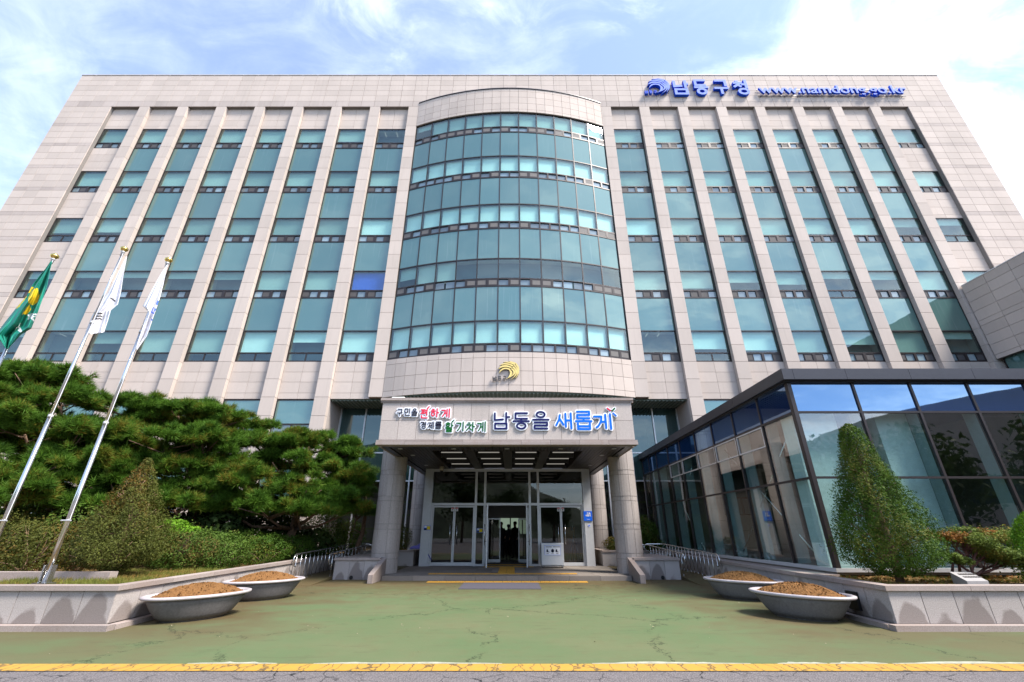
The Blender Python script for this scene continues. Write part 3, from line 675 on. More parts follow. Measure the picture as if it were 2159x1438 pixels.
# ------------------------------------------------------------------ glass pavilion on the right
AX, AY, AB = 7.2, 10.75, 24.45
pav = thing('glass_pavilion', (12, 16, 0), 'low glass pavilion with a black flat roof edge and a band of blue glass', 'building')
yb = [10.75, 12.3, 13.9, 15.5, 17.1, 18.75, 20.3, 22.0, 23.3, 24.4]; xb = [7.2, 8.92] + [8.92 + 1.5 * i for i in range(1, 11)]
Z0, ZT, ZB, ZM = .74, 5.04, 4.27, 2.67
# roof edge cassettes
for j, (y0, y1) in enumerate(zip([10.53, 13.3, 16.0, 18.7, 21.4], [13.3, 16.0, 18.7, 21.4, 24.45])): piece('roof_cassette', M['charcoal'], pav, 7.02, 7.3, y0 + .004, y1 - .004, 5.08, 5.37)
for j in range(9): piece('roof_cassette', M['charcoal'], pav, 7.02 + (.282 if j == 0 else 1.65 * j), 7.02 + 1.65 * (j + 1) - .008, 10.53, 10.8, 5.08, 5.37)
b = MB(); b.box(7.3, 24, 10.81, 24.44, 5.1, 5.33); b.box(7.12, 24, 10.66, 24.44, 5.04, 5.085); b.build('roof', M['black'], pav)
b = MB(); t = .03
for y in yb: b.box(AX - .012, AX + .09, y - t, y + t, Z0, ZT)
for x in xb[1:]: b.box(x - t, x + t, AY - .012, AY + .09, Z0, ZT)
b.box(AX - .013, AX + .1, AY - .013, AY + .1, Z0, ZT)
for z in (ZB, ZM):
    for y0, y1 in zip(yb[:-1], yb[1:]): b.box(AX - .01, AX + .08, y0 + t, y1 - t, z - .025, z + .025)
    for x0, x1 in zip(xb[:-1], xb[1:]): b.box(x0 + t, x1 - t, AY - .01, AY + .08, z - .025, z + .025)
frm = b.build('mullion_frame', M['frame'], pav)
b = MB(); b.box(AX - .03, AX + .12, AY - .03, AB, .66, Z0); b.box(AX + .12, 24, AY - .03, AY + .12, .66, Z0); b.build('sill', M['alu'], pav)
MB().box(AX - .02, AX + .07, 24.42, 24.49, .14, 4.2).build('end_post', M['alu'], pav)
for y0, y1 in zip(yb[:-1], yb[1:]):
    for z0, z1, m in ((Z0, ZM - .025, 'pavglass'), (ZM + .025, ZB - .025, 'pavglass'), (ZB + .025, ZT, 'blueband')):
        MB().box(AX + .02, AX + .034, y0 + t, y1 - t, z0, z1).build('pane', M[m], pav)
for x0, x1 in zip(xb[:-1], xb[1:]):
    for z0, z1, m in ((Z0, ZM - .025, 'pavglass'), (ZM + .025, ZB - .025, 'pavglass'), (ZB + .025, ZT, 'blueband')):
        MB().box(x0 + (t if x0 > 7.3 else .1), x1 - t, AY + .02, AY + .034, z0, z1).build('pane', M[m], pav)
for y0, y1 in ((yb[1], yb[2]), (yb[2], yb[3]), (yb[3], yb[4]), (yb[4], yb[5]), (yb[5], yb[6])):    # top-hung vents
    b = MB(); zt, zb = ZB - .03, ZB - .6; f_ = .035; a, c_ = y0 + t + .005, y1 - t - .005
    b.box(AX - .01, AX + .018, a, c_, zt - f_, zt); b.box(AX - .01, AX + .018, a, c_, zb, zb + f_); b.box(AX - .01, AX + .018, a, a + f_, zb + f_, zt - f_); b.box(AX - .01, AX + .018, c_ - f_, c_, zb + f_, zt - f_)
    b.build('vent_frame', M['alu'], pav)
fin = plain('grey_glazing_fin', (.34, .40, .41), .4)
for y in yb[1:-1]: MB().box(AX + .1, AX + .42, y - .02, y + .02, Z0, ZT - .4).build('fin', fin, pav)
for x in xb[1:]: MB().box(x - .02, x + .02, AY + .1, AY + .42, Z0, ZT - .4).build('fin', fin, pav)
for x0, w in ((7.36, 1.15), (9.55, .85), (14.6, .8)): MB().box(x0, x0 + w, AY + .43, AY + .9, .7, 4.6).build('pier', M['pier'], pav)
b = MB(); b.box(7.22, 24, 10.8, 24.4, .60, .69); b.build('floor', plain('pavilion_floor', (.22, .19, .16), .3), pav)
b = MB(); b.box(13.8, 14.0, 12.6, 24.4, .7, 4.9); b.box(14.0, 24, 12.6, 12.8, .7, 4.9); b.box(7.4, 13.8, 24.3, 24.38, .7, 4.9); b.build('interior_wall', M['lobby'], pav)
MB().box(7.3, 24, 10.9, 24.3, 4.62, 4.66).build('ceiling', M['soffit_dark'], pav)
b = MB()
for p0, p1 in (((7.5, 15.4, 4.1), (7.5, 11.6, .8)), ((7.5, 11.4, 4.1), (7.5, 15.6, .8)), ((7.5, 21.5, 3.9), (7.5, 18.5, .8)), ((7.5, 18.5, 3.9), (7.5, 21.5, .8))): b.tube([p0, p1], .024, 6)
b.build('bracing_rod', M['steel'], pav, smooth=True, kind=None)
# ------------------------------------------------------------------ entrance canopy, columns, porch
CF, CZ0, CZ1, CH = 14.15, 4.05, 5.63, 4.20
can = thing('entrance_canopy', (XC, 18, 4.05), 'deep pale granite entrance canopy carrying the coloured Korean slogan', 'canopy')
b = MB(); b.box(XC - CH + .05, XC + CH - .05, CF + .05, 22.4, 4.42, 5.5); b.box(XC - CH + .05, XC + CH - .05, CF + .05, CF + .5, 4.2, 4.42); b.build('core', M['stone_dark'], can)
n = 14; q = np.linspace(XC - CH, XC + CH, n + 1)
for j in range(n):
    for z0, z1 in ((4.22, 4.86), (4.86, 5.46)): piece('fascia_panel', M['fascia'], can, q[j] + .005, q[j + 1] - .005, CF, CF + .05, z0 + .005, z1 - .005)
for sgn in (-1, 1):
    for j in range(8):
        y0 = CF + .05 + 1.03 * j; x = XC + sgn * CH
        for z0, z1 in ((4.22, 4.86), (4.86, 5.46)): piece('fascia_panel', M['fascia'], can, x - sgn * .05, x, y0 + .005, y0 + 1.025, z0 + .005, z1 - .005)
q = np.linspace(XC - CH - .07, XC + CH + .07, 10)
for j in range(9):
    piece('cornice', M['cap'], can, q[j] + .003, q[j + 1] - .003, CF - .07, CF + .4, 5.53, 5.62); piece('cornice', M['cap'], can, q[j] + .003, q[j + 1] - .003, CF - .03, CF + .3, 5.462, 5.528)
    piece('bottom_moulding', M['cap'], can, q[j] + .003, q[j + 1] - .003, CF - .06, CF + .3, 4.055, 4.135); piece('bottom_moulding', M['cap'], can, q[j] + .003, q[j + 1] - .003, CF - .03, CF + .3, 4.14, 4.212)
for sgn in (-1, 1):
    for j in range(4):
        for z0, z1, o in ((5.53, 5.62, .07), (4.055, 4.135, .06), (4.14, 4.212, .03)):
            x = XC + sgn * (CH + o); piece('cornice' if z0 > 5 else 'bottom_moulding', M['cap'], can, x - sgn * .075, x, CF + .42 + 1.95 * j, CF + .42 + 1.95 * j + 1.944, z0, z1)
MB().box(XC - CH, XC + CH, CF + .4, 22.4, 5.5, 5.56).build('roof', M['stone_dark'], can)
# soffit: dark border, boards, coffers with lit tubes
b = MB()
b.box(XC - CH + .02, XC + CH - .02, CF + .3, CF + .5, 4.06, 4.18)
for sgn in (-1, 1): 
    x = XC + sgn * (CH - .12); b.box(x - .1, x + .1, CF + .5, 22.4, 4.06, 4.18)
b.build('soffit_border', M['black'], can)
ck0, ck1, cy0, cy1 = XC - 2.75, XC + 2.75, 15.6, 20.1
n = 62; q = np.linspace(XC - CH + .22, XC + CH - .22, n + 1)
for j in range(n):
    m = (q[j] + q[j + 1]) / 2
    if ck0 < m < ck1: piece('soffit_board', M['soffit'], can, q[j] + .008, q[j + 1] - .008, CF + .5, cy0, 4.10, 4.13); 
    else: piece('soffit_board', M['soffit'], can, q[j] + .008, q[j + 1] - .008, CF + .5, 22.3, 4.10, 4.13)
MB().box(XC - CH + .2, XC + CH - .2, CF + .5, 22.3, 4.38, 4.41).build('soffit_backing', M['soffit_dark'], can)
xs_ = np.linspace(ck0, ck1, 5); ys_ = np.linspace(cy0, cy1, 4)
b = MB()
for x in xs_: b.box(x - .17 if ck0 < x < ck1 else x - .05, x + .17 if ck0 < x < ck1 else x + .05, cy0, 22.3, 4.095, 4.37)
b.build('coffer_beam', M['soffit'], can)
b = MB()
for y in ys_: 
    for j in range(4): b.box(xs_[j] + .171, xs_[j + 1] - .171, y - .07, y + .07, 4.10, 4.37)
b.build('coffer_cross_beam', M['soffit_dark'], can)
for j in range(4):
    for k in range(3): MB().box(xs_[j] + .3, xs_[j + 1] - .3, ys_[k] + .58, ys_[k] + .64, 4.140, 4.166).build('light_tube', M['tube'], can)
for x, y in [(XC + i * 1.85, CF + .95) for i in (-2, -1, 0, 1, 2)] + [(XC + s_ * 3.55, y) for s_ in (-1, 1) for y in (16.5, 19.2)]:
    MB().lathe([(.06, 0), (.085, 0), (.085, .02), (.06, .02)], (x, y, 4.085), 16, cap=True).build('downlight', M['alu'], can)
# columns
def column(x, y, label, top=8.0):
    c = thing('stone_column', (x, y, .1), label, 'column', 'round granite columns round the entrance')
    zs = [.14, .60, .78, 1.55, 1.72, 2.5, 2.66, 3.42, 3.58, 4.3, 4.46, 5.2, 5.36, 6.1, 6.26, 7.0, 7.16, top]; r = .48; ns = 8
    zs = [z for z in zs if z < top] + [top]
    MB().lathe([(r - .02, 0), (r - .02, top - .1)], (x, y, .1), 32).build('core', M['stone_dark'], c, smooth=False)
    for i, (z0, z1) in enumerate(zip(zs[:-1], zs[1:])):
        rr = r if z1 - z0 > .3 else r - .006
        for j in range(ns):
            t0 = 2 * math.pi * (j + .37) / ns + .012; t1 = 2 * math.pi * (j + 1.37) / ns - .012; b = MB()
            for q_ in range(4): b.ring((x, y), t0 + (t1 - t0) * q_ / 4, t0 + (t1 - t0) * (q_ + 1) / 4, rr - .05, rr, z0 + .007, z1 - .007)
            o = b.build('drum_stone', M['granite'], c)
    return c
column(XC - 4.37, 17.1, 'round granite column at the front left corner of the porch', 4.6); column(XC + 4.37, 17.1, 'round granite column at the front right corner of the porch', 4.6)
column(XC - 4.37, 22.9, 'round granite column behind the entrance, left of the glass doors', 8.0); column(XC + 4.37, 22.9, 'round granite column behind the entrance, right of the glass doors', 8.0)
# porch
porch = thing('porch_floor', (XC, 18, 0), 'low granite porch floor with a single step up from the green forecourt', 'porch')
MB().box(XC - 4.15, XC + 4.15, 16.3, 24.44, 0, .115).build('base', M['stone_dark'], porch)
q = np.linspace(XC - 4.1, XC + 4.1, 9)
for j in range(8): piece('step_stone', M['paving'], porch, q[j] + .004, q[j + 1] - .004, 15.98, 16.33, .0, .138)
for j in range(14):
    for k in range(13):
        x0 = XC - 4.13 + .59 * j; y0 = 16.34 + .62 * k; piece('paving_slab', M['paving'], porch, x0 + .004, x0 + .586, y0 + .004, y0 + .616, .05, .139 + random.uniform(-.0015, .0015))
for sgn, wd in ((-1, 'left'), (1, 'right')):
    x0, x1 = sorted((XC + sgn * 4.13, XC + sgn * 4.30))
    o = MB().hexa([(x0, 15.1, 0), (x1, 15.1, 0), (x1, 16.5, 0), (x0, 16.5, 0), (x0, 15.1, .25), (x1, 15.1, .25), (x1, 16.5, .66), (x0, 16.5, .66)]).build('cheek_wall', M['cap'])
    tag(o, f'sloping granite cheek wall at the {wd} end of the porch step', 'wall', 'sloping cheek walls beside the step'); bevel(o, .012)
tp_ = thing('tactile_paving', (XC, 16, 0), 'yellow bumpy tactile paving leading to the entrance doors', 'tactile paving')
TILE = None
def tac(x, y, z, bars=False):
    global TILE
    if TILE is None:
        b = MB(); b.box(-.145, .145, -.145, .145, 0, .012)
        for i in range(4):
            for j in range(1): b.box(-.12 + .07 * i, -.09 + .07 * i, -.12, .12, .012, .018)
        me = bpy.data.meshes.new('tactile_tile'); me.from_pydata(b.v, [], b.f); me.materials.append(M['tactile']); TILE = me
    link('tactile_tile', TILE, tp_, (x, y, z))
for j in range(17): tac(-2.55 + .3 * j, 15.57, .005)
for j in range(17): tac(-2.72 + .3 * j, 16.75, .14)
for j in range(10):
    if j != 9: tac(-.05, 17.05 + .3 * j, .14); tac(-.35, 17.05 + .3 * j, .14)
for j in range(7): tac(-1.05 + .3 * j, 19.85, .14); tac(-1.05 + .3 * j, 21.0, .14)
dm = MB().box(-1.5, .82, 13.74, 15.3, .004, .02).build('door_mat', M['mat']); tag(dm, 'grey door mat lying on the green forecourt before the step', 'mat')
# glass vestibule
VY = 20.25
ves = thing('entrance_vestibule', (XC, 21, .14), 'aluminium and glass entrance vestibule under the canopy', 'entrance')
for x0, x1 in ((-3.91, -3.55), (3.15, 3.5)): MB().box(x0, x1, VY - .05, VY + .3, .139, 4.08).build('jamb', M['alu'], ves)
b = MB()
for x in (-1.6, -1.2, .785, 1.165): b.box(x - .05, x + .05, VY, VY + .14, .14, 4.0)
b.box(-3.55, 3.15, VY + .002, VY + .138, 2.52, 2.62); b.box(-3.55, 3.15, VY + .002, VY + .138, 3.96, 4.08)
for x0, x1 in ((-1.55, -1.25), (.835, 1.115)): b.box(x0, x1, VY + .01, VY + .13, .14, .22)
b.box(-3.55, -3.48, VY, VY + .14, .14, 2.52); b.box(3.08, 3.15, VY, VY + .14, .14, 2.52)
b.build('frame', M['alu'], ves)
for x0, x1 in ((-3.55, -1.65), (-1.55, -1.25), (-1.15, .735), (.835, 1.115), (1.215, 3.15)): MB().box(x0, x1, VY + .06, VY + .072, 2.62, 3.96).build('transom_pane', M['clear'], ves)
for x0, x1 in ((-1.55, -1.25), (.835, 1.115)): MB().box(x0, x1, VY + .06, VY + .072, .22, 2.52).build('side_pane', M['clear'], ves)
def door(x0, x1, hx, y=VY + .03, turn=None, frame='alu', z1=2.5):
    b = MB(); f_ = .045
    b.box(x0, x0 + f_, 0, .05, .15, z1); b.box(x1 - f_, x1, 0, .05, .15, z1); b.box(x0 + f_, x1 - f_, 0, .05, z1 - .06, z1); b.box(x0 + f_, x1 - f_, 0, .05, .15, .28)
    if turn: Rm = Matrix.Translation((turn[0], turn[1], 0)) @ Matrix.Rotation(turn[2], 4, 'Z') @ Matrix.Translation((-turn[0], 0, 0))
    else: Rm = Matrix.Translation((0, y, 0))
    def fin_(bb): bb.v = [tuple(Rm @ Vector(v)) for v in bb.v]; return bb
    d = fin_(b).build('door', M[frame], ves)
    fin_(MB().box(x0 + f_, x1 - f_, .02, .032, .28, z1 - .06)).build('pane', M['clear'], d)
    if hx is not None:
        b = MB()
        for yy in (-.07,): b.tube([(hx, yy, .95), (hx, yy, 1.75)], .016, 8)
        b.tube([(hx, -.07, 1.1), (hx, .0, 1.1)], .012, 6); b.tube([(hx, -.07, 1.6), (hx, .0, 1.6)], .012, 6)
        fin_(b).build('handle', M['steel'], d, smooth=True)
    return d
door(-3.47, -2.53, -2.67); door(-2.52, -1.66, -2.38); door(1.22, 2.14, 2.0); door(2.15, 3.07, 2.29)
door(-1.15, -.2, -.34, turn=(-1.15, VY + .0, R(-84))); door(-.2, .735, -.06, turn=(.735, VY + .05, R(84)))
b = MB(); b.box(-1.15, .735, 22.5, 22.62, 2.06, 2.5); b.box(-3.9, 3.5, 22.5, 22.62, 2.5, 2.62); b.box(-.3, -.12, 22.44, 22.5, 2.2, 2.26); b.build('door_header', M['soffit'], ves)
for x0, x1 in ((-1.15, -.55), (.3, .735)):
    door(x0, x1, None, y=22.4, frame='alu', z1=2.05)
b = MB(); b.box(-3.91, -3.8, VY + .3, 24.4, .14, 4.05); b.box(3.4, 3.5, VY + .3, 24.4, .14, 4.05); b.box(-3.8, 3.4, VY + .2, 24.4, 4.0, 4.04)
b.box(-3.8, -1.2, 22.5, 22.62, .14, 2.5); b.box(.785, 3.4, 22.5, 22.62, .14, 2.5); b.build('vestibule_wall', M['lobby'], ves)
for x in (-2.6, -2.43, 2.06, 2.23):      # small no-smoking stickers at the door tops
    x0 = x - .07
    st = MB().box(x0, x0 + .13, VY + .012, VY + .018, 2.28, 2.43).build('sticker', M['paper'], ves); b = MB(); b.box(x0 + .005, x0 + .125, VY + .008, VY + .0115, 2.385, 2.43); b.build('red_band', plain('sticker_red', (.5, .03, .03), .5) if 'sticker_red' not in bpy.data.materials else bpy.data.materials['sticker_red'], st)
    b = MB(); b.add([(x0 + .03, VY + .009, 2.36), (x0 + .10, VY + .009, 2.36), (x0 + .065, VY + .009, 2.30)], [(0, 2, 1)]); b.build('mark', M['black'], st)
for x0, z0, w_, nm in ((-3.8, 1.52, .29, 'picture left of the doors'), (-1.53, 1.42, .26, 'picture on the narrow side pane')):
    p_ = thing('photo_plate', (x0, VY - .06, z0), f'small blue and yellow {nm}', 'notice', 'small picture plates beside the doors'); yy = VY - .06 if x0 < -3 else VY + .05
    MB().box(x0, x0 + w_, yy, yy + .008, z0, z0 + .18).build('plate', M['signblue'], p_); b = MB(); b.box(x0 + w_ * .45, x0 + w_ - .01, yy - .004, yy - .001, z0 + .02, z0 + .16); b.build('yellow_patch', M['yflag'], p_); MB().box(x0 + .01, x0 + w_ * .44, yy - .004, yy - .001, z0 + .01, z0 + .07).build('dark_patch', M['black'], p_)
    MB().box(x0 + .02, x0 + w_ * .42, yy - .004, yy - .001, z0 + .1, z0 + .165).build('pale_patch', M['white'], p_)

# ------------------------------------------------------------------ Hangul lettering from strokes
def el(cx, cy, rx, ry, n=20): return [(cx + rx * math.cos(2 * math.pi * i / n), cy + ry * math.sin(2 * math.pi * i / n)) for i in range(n + 1)]
JA = {'ㄱ': [[(0, 1), (1, 1), (.92, .55), (.55, .12), (.25, -.05)]], 'ㄱh': [[(0, 1), (1, 1), (1, 0)]], 'ㄴ': [[(0, 1), (0, .05), (1, .15)]], 'ㄴb': [[(0, 1), (0, 0), (1, 0)]],
      'ㄷ': [[(1, 1), (0, 1), (0, 0), (1, 0)]], 'ㄹ': [[(0, 1), (1, 1), (1, .5), (0, .5), (0, 0), (1, 0)]], 'ㅁ': [[(0, 0), (0, 1), (1, 1), (1, 0), (0, 0)]],
      'ㅂ': [[(0, 1), (0, 0), (1, 0), (1, 1)], [(0, .5), (1, .5)]], 'ㅅ': [[(.55, 1), (.45, .6), (0, 0)], [(.5, .65), (1, .05)]], 'ㅇ': [el(.5, .5, .5, .5)],
      'ㅈ': [[(0, 1), (1, 1), (.5, .5), (0, 0)], [(.55, .5), (1, .05)]], 'ㅊ': [[(.3, 1.22), (.7, 1.22)], [(0, .9), (1, .9), (.5, .45), (0, 0)], [(.55, .45), (1, .05)]],
      'ㅍ': [[(0, 1), (1, 1)], [(.3, 1), (.3, 0)], [(.7, 1), (.7, 0)], [(0, 0), (1, 0)]], 'ㅎ': [[(.3, 1.18), (.7, 1.18)], [(0, .88), (1, .88)], el(.5, .32, .38, .34)]}
def jam(k, x0, y0, x1, y1): return [[(x0 + p[0] * (x1 - x0), y0 + p[1] * (y1 - y0)) for p in st] for st in JA[k]]
SY = {
 '구': jam('ㄱh', .12, .55, .86, .98) + [[(0, .42), (1, .42)], [(.5, .42), (.5, -.02)]],
 '민': jam('ㅁ', .02, .46, .56, .95) + [[(.9, 1), (.9, .32)]] + jam('ㄴb', .14, .02, .95, .24),
 '을': jam('ㅇ', .24, .68, .76, 1) + [[(0, .53), (1, .53)]] + jam('ㄹ', .1, 0, .9, .36),
 '편': jam('ㅍ', .0, .5, .55, .92) + [[(.86, 1.0), (.86, .3)], [(.6, .82), (.86, .82)], [(.6, .6), (.86, .6)]] + jam('ㄴb', .12, .0, .95, .24),
 '하': jam('ㅎ', 0, .12, .56, .8) + [[(.8, 1), (.8, 0)], [(.8, .52), (1.02, .52)]],
 '게': jam('ㄱ', 0, .12, .44, .85) + [[(.68, .98), (.68, .04)], [(.4, .48), (.66, .48)], [(.97, 1.02), (.97, -.02)]],
 '경': jam('ㄱ', 0, .52, .5, .95) + [[(.88, 1), (.88, .42)], [(.52, .82), (.86, .82)], [(.48, .6), (.86, .6)]] + jam('ㅇ', .24, 0, .88, .36),
 '제': jam('ㅈ', 0, .15, .46, .85) + [[(.7, .97), (.7, .05)], [(.45, .48), (.68, .48)], [(.97, 1), (.97, 0)]],
 '를': jam('ㄹ', .1, .66, .9, 1) + [[(0, .52), (1, .52)]] + jam('ㄹ', .1, 0, .9, .37),
 '활': jam('ㅎ', .02, .56, .58, .9) + [[(.3, .52), (.3, .42)], [(0, .42), (.62, .42)], [(.84, 1), (.84, .36)], [(.84, .68), (1.04, .68)]] + jam('ㄹ', .14, 0, .86, .3),
 '기': jam('ㄱ', 0, .08, .6, .88) + [[(.94, 1), (.94, 0)]],
 '차': jam('ㅊ', 0, .1, .6, .78) + [[(.8, 1), (.8, 0)], [(.8, .52), (1.02, .52)]],
 '남': jam('ㄴ', .03, .52, .6, .98) + [[(.82, 1), (.82, .42)], [(.82, .74), (1.04, .74)]] + jam('ㅁ', .06, 0, .85, .32),
 '동': jam('ㄷ', .14, .64, .88, 1) + [[(.5, .64), (.5, .5)], [(0, .48), (1, .48)]] + jam('ㅇ', .22, 0, .78, .36),
 '새': jam('ㅅ', 0, .2, .46, .88) + [[(.62, .97), (.62, .1)], [(.62, .52), (.94, .52)], [(.97, 1), (.97, -.02)]],
 '롭': jam('ㄹ', .1, .62, .88, 1) + [[(.5, .62), (.5, .46)], [(0, .45), (1, .45)]] + jam('ㅂ', .12, 0, .88, .33),
 '청': jam('ㅊ', 0, .5, .55, .84) + [[(.9, 1.05), (.9, .4)], [(.56, .7), (.9, .7)]] + jam('ㅇ', .32, 0, .95, .36)}
def strokes(b, lines, wd, y0, y1, box, square=False):
    """thick round-ended strokes in the x,z plane, fronts staggered by a hair so none coincide"""
    bx0, bz0, bx1, bz1 = box; k = 0
    for ln in lines:
        P = [(bx0 + p[0] * (bx1 - bx0), bz0 + p[1] * (bz1 - bz0)) for p in ln]
        closed = abs(P[0][0] - P[-1][0]) + abs(P[0][1] - P[-1][1]) < 1e-6
        for i in range(len(P) - 1):
            (xa, za), (xb_, zb) = P[i], P[i + 1]; dx, dz = xb_ - xa, zb - za; L = math.hypot(dx, dz)
            if L < 1e-6: continue
            a = math.atan2(dz, dx); r = wd / 2; pl = []
            e0 = 1; e1 = 1
            if square:
                ux, uz = math.cos(a), math.sin(a); ext0 = r * .98 if (i > 0 or closed) else 0; ext1 = r * .98 if (i < len(P) - 2 or closed) else 0
                if len(P) > 12: ext0 = ext1 = r * .3
                A = (xa - ux * ext0, za - uz * ext0); B = (xb_ + ux * ext1, zb + uz * ext1)
                pl = [(A[0] + uz * r, A[1] - ux * r), (B[0] + uz * r, B[1] - ux * r), (B[0] - uz * r, B[1] + ux * r), (A[0] - uz * r, A[1] + ux * r)]
            else:
                m = 8
                pl = [(xb_ + r * math.cos(a - math.pi / 2 + math.pi * j / m), zb + r * math.sin(a - math.pi / 2 + math.pi * j / m)) for j in range(m + 1)] + [(xa + r * math.cos(a + math.pi / 2 + math.pi * j / m), za + r * math.sin(a + math.pi / 2 + math.pi * j / m)) for j in range(m + 1)]
            k += 1; b.prism(pl, y0 + .00025 * k, y1 - .00013 * k)
    return b
SGX = lambda zx: (zx - 1098.6) * .003722; SGZ = lambda zy: 5.62 - zy * .00379
sign = thing('slogan_sign', (XC, CF, 4.9), 'coloured Korean slogan in rounded letters with white outlines on the canopy front', 'sign')
def syl(ch, x0, y0, x1, y1, mat, wd, extra=None):
    lines = [list(l) for l in SY[ch]]; box = (SGX(x0 + wd / 2), SGZ(y1 - wd / 2), SGX(x1 - wd / 2), SGZ(y0 + wd / 2)); w = wd * (.0031 if wd > 15 else .0028)
    yl = CF - .085
    bk = strokes(MB(), lines + (extra or []), w + .078, CF - .05 - random.uniform(0, .003), CF - .005, box).build('letter_backing', M['white'], sign)
    strokes(MB(), lines + (extra or []), w, CF - .066 - random.uniform(0, .002), CF - .05, box).build('letter', M[mat], bk)
for a in (('구', 62, 98, 118, 165, 'ink', 9), ('민', 130, 93, 188, 163, 'ink', 9), ('을', 193, 95, 252, 165, 'ink', 9),
          ('편', 275, 95, 350, 188, 'red', 14, [[(.86, .98), (.95, 1.12), (1.12, 1.28)]]), ('하', 365, 92, 445, 178, 'red', 14), ('게', 460, 95, 545, 180, 'red', 14),
          ('경', 285, 212, 342, 278, 'ink', 9), ('제', 350, 212, 408, 280, 'ink', 9), ('를', 415, 212, 476, 280, 'ink', 9),
          ('활', 505, 215, 580, 308, 'leafgreen', 14, [[(.84, .98), (.92, 1.1), (1.12, 1.26)]]), ('기', 600, 212, 676, 302, 'leafgreen', 14), ('차', 690, 214, 772, 304, 'leafgreen', 14), ('게', 787, 212, 870, 306, 'leafgreen', 14),
          ('남', 932, 128, 1080, 285, 'navy', 19), ('동', 1102, 130, 1260, 285, 'navy', 19), ('을', 1276, 118, 1435, 285, 'navy', 19),
          ('새', 1482, 130, 1640, 282, 'sky', 21), ('롭', 1658, 115, 1818, 290, 'sky', 21), ('게', 1822, 140, 1992, 286, 'sky', 21)): syl(*a)
for (xa, ya, xb_, yb_, m) in ((1958, 95, 1982, 116, 'red'), (2024, 96, 2002, 116, 'leafgreen'), (2006, 140, 2030, 162, 'sky')):
    bx = (SGX(xa), SGZ(ya), SGX(xb_), SGZ(yb_)); bk = strokes(MB(), [[(0, 0), (1, 1)]], .11, CF - .05, CF - .005, bx).build('letter_backing', M['white'], sign); strokes(MB(), [[(0, 0), (1, 1)]], .05, CF - .066, CF - .049, bx).build('letter', M[m], bk)
# gold and blue emblems: nested crescents meeting on a diagonal ridge
def q3(A, Mi, B, n=10):
    """curve through three points"""
    C = (2 * Mi[0] - .5 * (A[0] + B[0]), 2 * Mi[1] - .5 * (A[1] + B[1]))
    return [((1 - t) ** 2 * A[0] + 2 * t * (1 - t) * C[0] + t * t * B[0], (1 - t) ** 2 * A[1] + 2 * t * (1 - t) * C[1] + t * t * B[1]) for t in np.linspace(0, 1, n)]
LB = [((740, 870), (900, 648), (1190, 680), (930, 700), (1150, 730)), ((715, 700), (920, 530), (1255, 605), (950, 600), (1215, 655)), ((760, 540), (1000, 445), (1318, 535), (1010, 500), (1270, 582)),
      ((900, 412), (1110, 388), (1385, 470), (1100, 432), (1340, 520)), ((1110, 365), (1270, 385), (1420, 440), (1250, 415), (1392, 465))]
RB = [((1165, 700), (1262, 880), (1050, 1085), (1168, 890), (1140, 735)), ((1235, 640), (1365, 880), (950, 1105), (1285, 890), (1212, 690)), ((1295, 570), (1450, 850), (1160, 1140), (1385, 870), (1262, 618)),
      ((1352, 505), (1500, 800), (1360, 1085), (1455, 800), (1322, 552)), ((1412, 445), (1530, 660), (1495, 935), (1480, 690), (1385, 500))]
def emblem(name, label, x0, z0, w, h, yf, th, face, side):
    e = thing(name, (x0 + w / 2, yf, z0 + h / 2), label, 'emblem')
    X = lambda p: (x0 + (p[0] - 700) / 840 * w, z0 + h - (p[1] - 360) / 790 * h)
    for A, Mo, B, Mi, B2 in LB + RB:
        poly = [X(p) for p in q3(A, Mo, B)] + [X(p) for p in reversed(q3(A, Mi, B2))][0:-1] if (A, Mo, B, Mi, B2) in LB else [X(p) for p in q3(A, Mo, B)] + [X(p) for p in q3(B, Mi, B2)][1:]
        yy = yf - random.uniform(0, .004); b = MB(); n = len(poly); b.prism(poly, yy, yf + th); b.mi = [0] + [1] * (n + 1); b.build('crescent', [M[face], M[side]], e)
    return e
emblem('gold_emblem', 'gold crescent shell emblem on the pale stone under the bowed glass', -.74, 8.62, 1.13, 1.08, YP - 1.2 - .12, .09, 'gold', 'gun')
def word(name, label, chars, x0, x1, z0, z1, yf, th, wd, face, side, square=True, gap=.2, group=None):
    t_ = thing(name, ((x0 + x1) / 2, yf, z0), label, 'sign', group); n = len(chars); w = (x1 - x0) / (n + gap * (n - 1))
    for i, ch in enumerate(chars):
        a = x0 + i * w * (1 + gap); b = strokes(MB(), SY[ch], wd, yf, yf + th, (a + wd / 2, z0 + wd / 2, a + w - wd / 2, z1 - wd / 2), square)
        nf = 0; mi = []
        for f_ in b.f:
            mi.append(0 if all(abs(b.v[i_][1] - yf) < .012 for i_ in f_) else 1)
        b.mi = mi; b.build('letter', [M[face], M[side]], t_)
    return t_
word('district_lettering', 'small dark Korean letters beside the gold emblem', '남동구', -1.02, -.28, 8.62, 8.88, YP - 1.2 - .11, .06, .042, 'gun', 'gun')
emblem('blue_emblem', 'blue crescent shell emblem high on the roof band', 10.4, 31.85, 1.72, 1.75, YP - .28, .25, 'signface', 'signside')
word('tiny_blue_lettering', 'tiny blue Korean letters tucked against the blue emblem', '남동구', 10.12, 11.05, 31.9, 32.25, YP - .28, .2, .055, 'signside', 'signside')
word('blue_korean_sign', 'large blue Korean office name between the blue emblem and the web address', '남동구청', 12.35, 18.2, 31.8, 33.5, YP - .26, .22, .205, 'signface', 'signside')
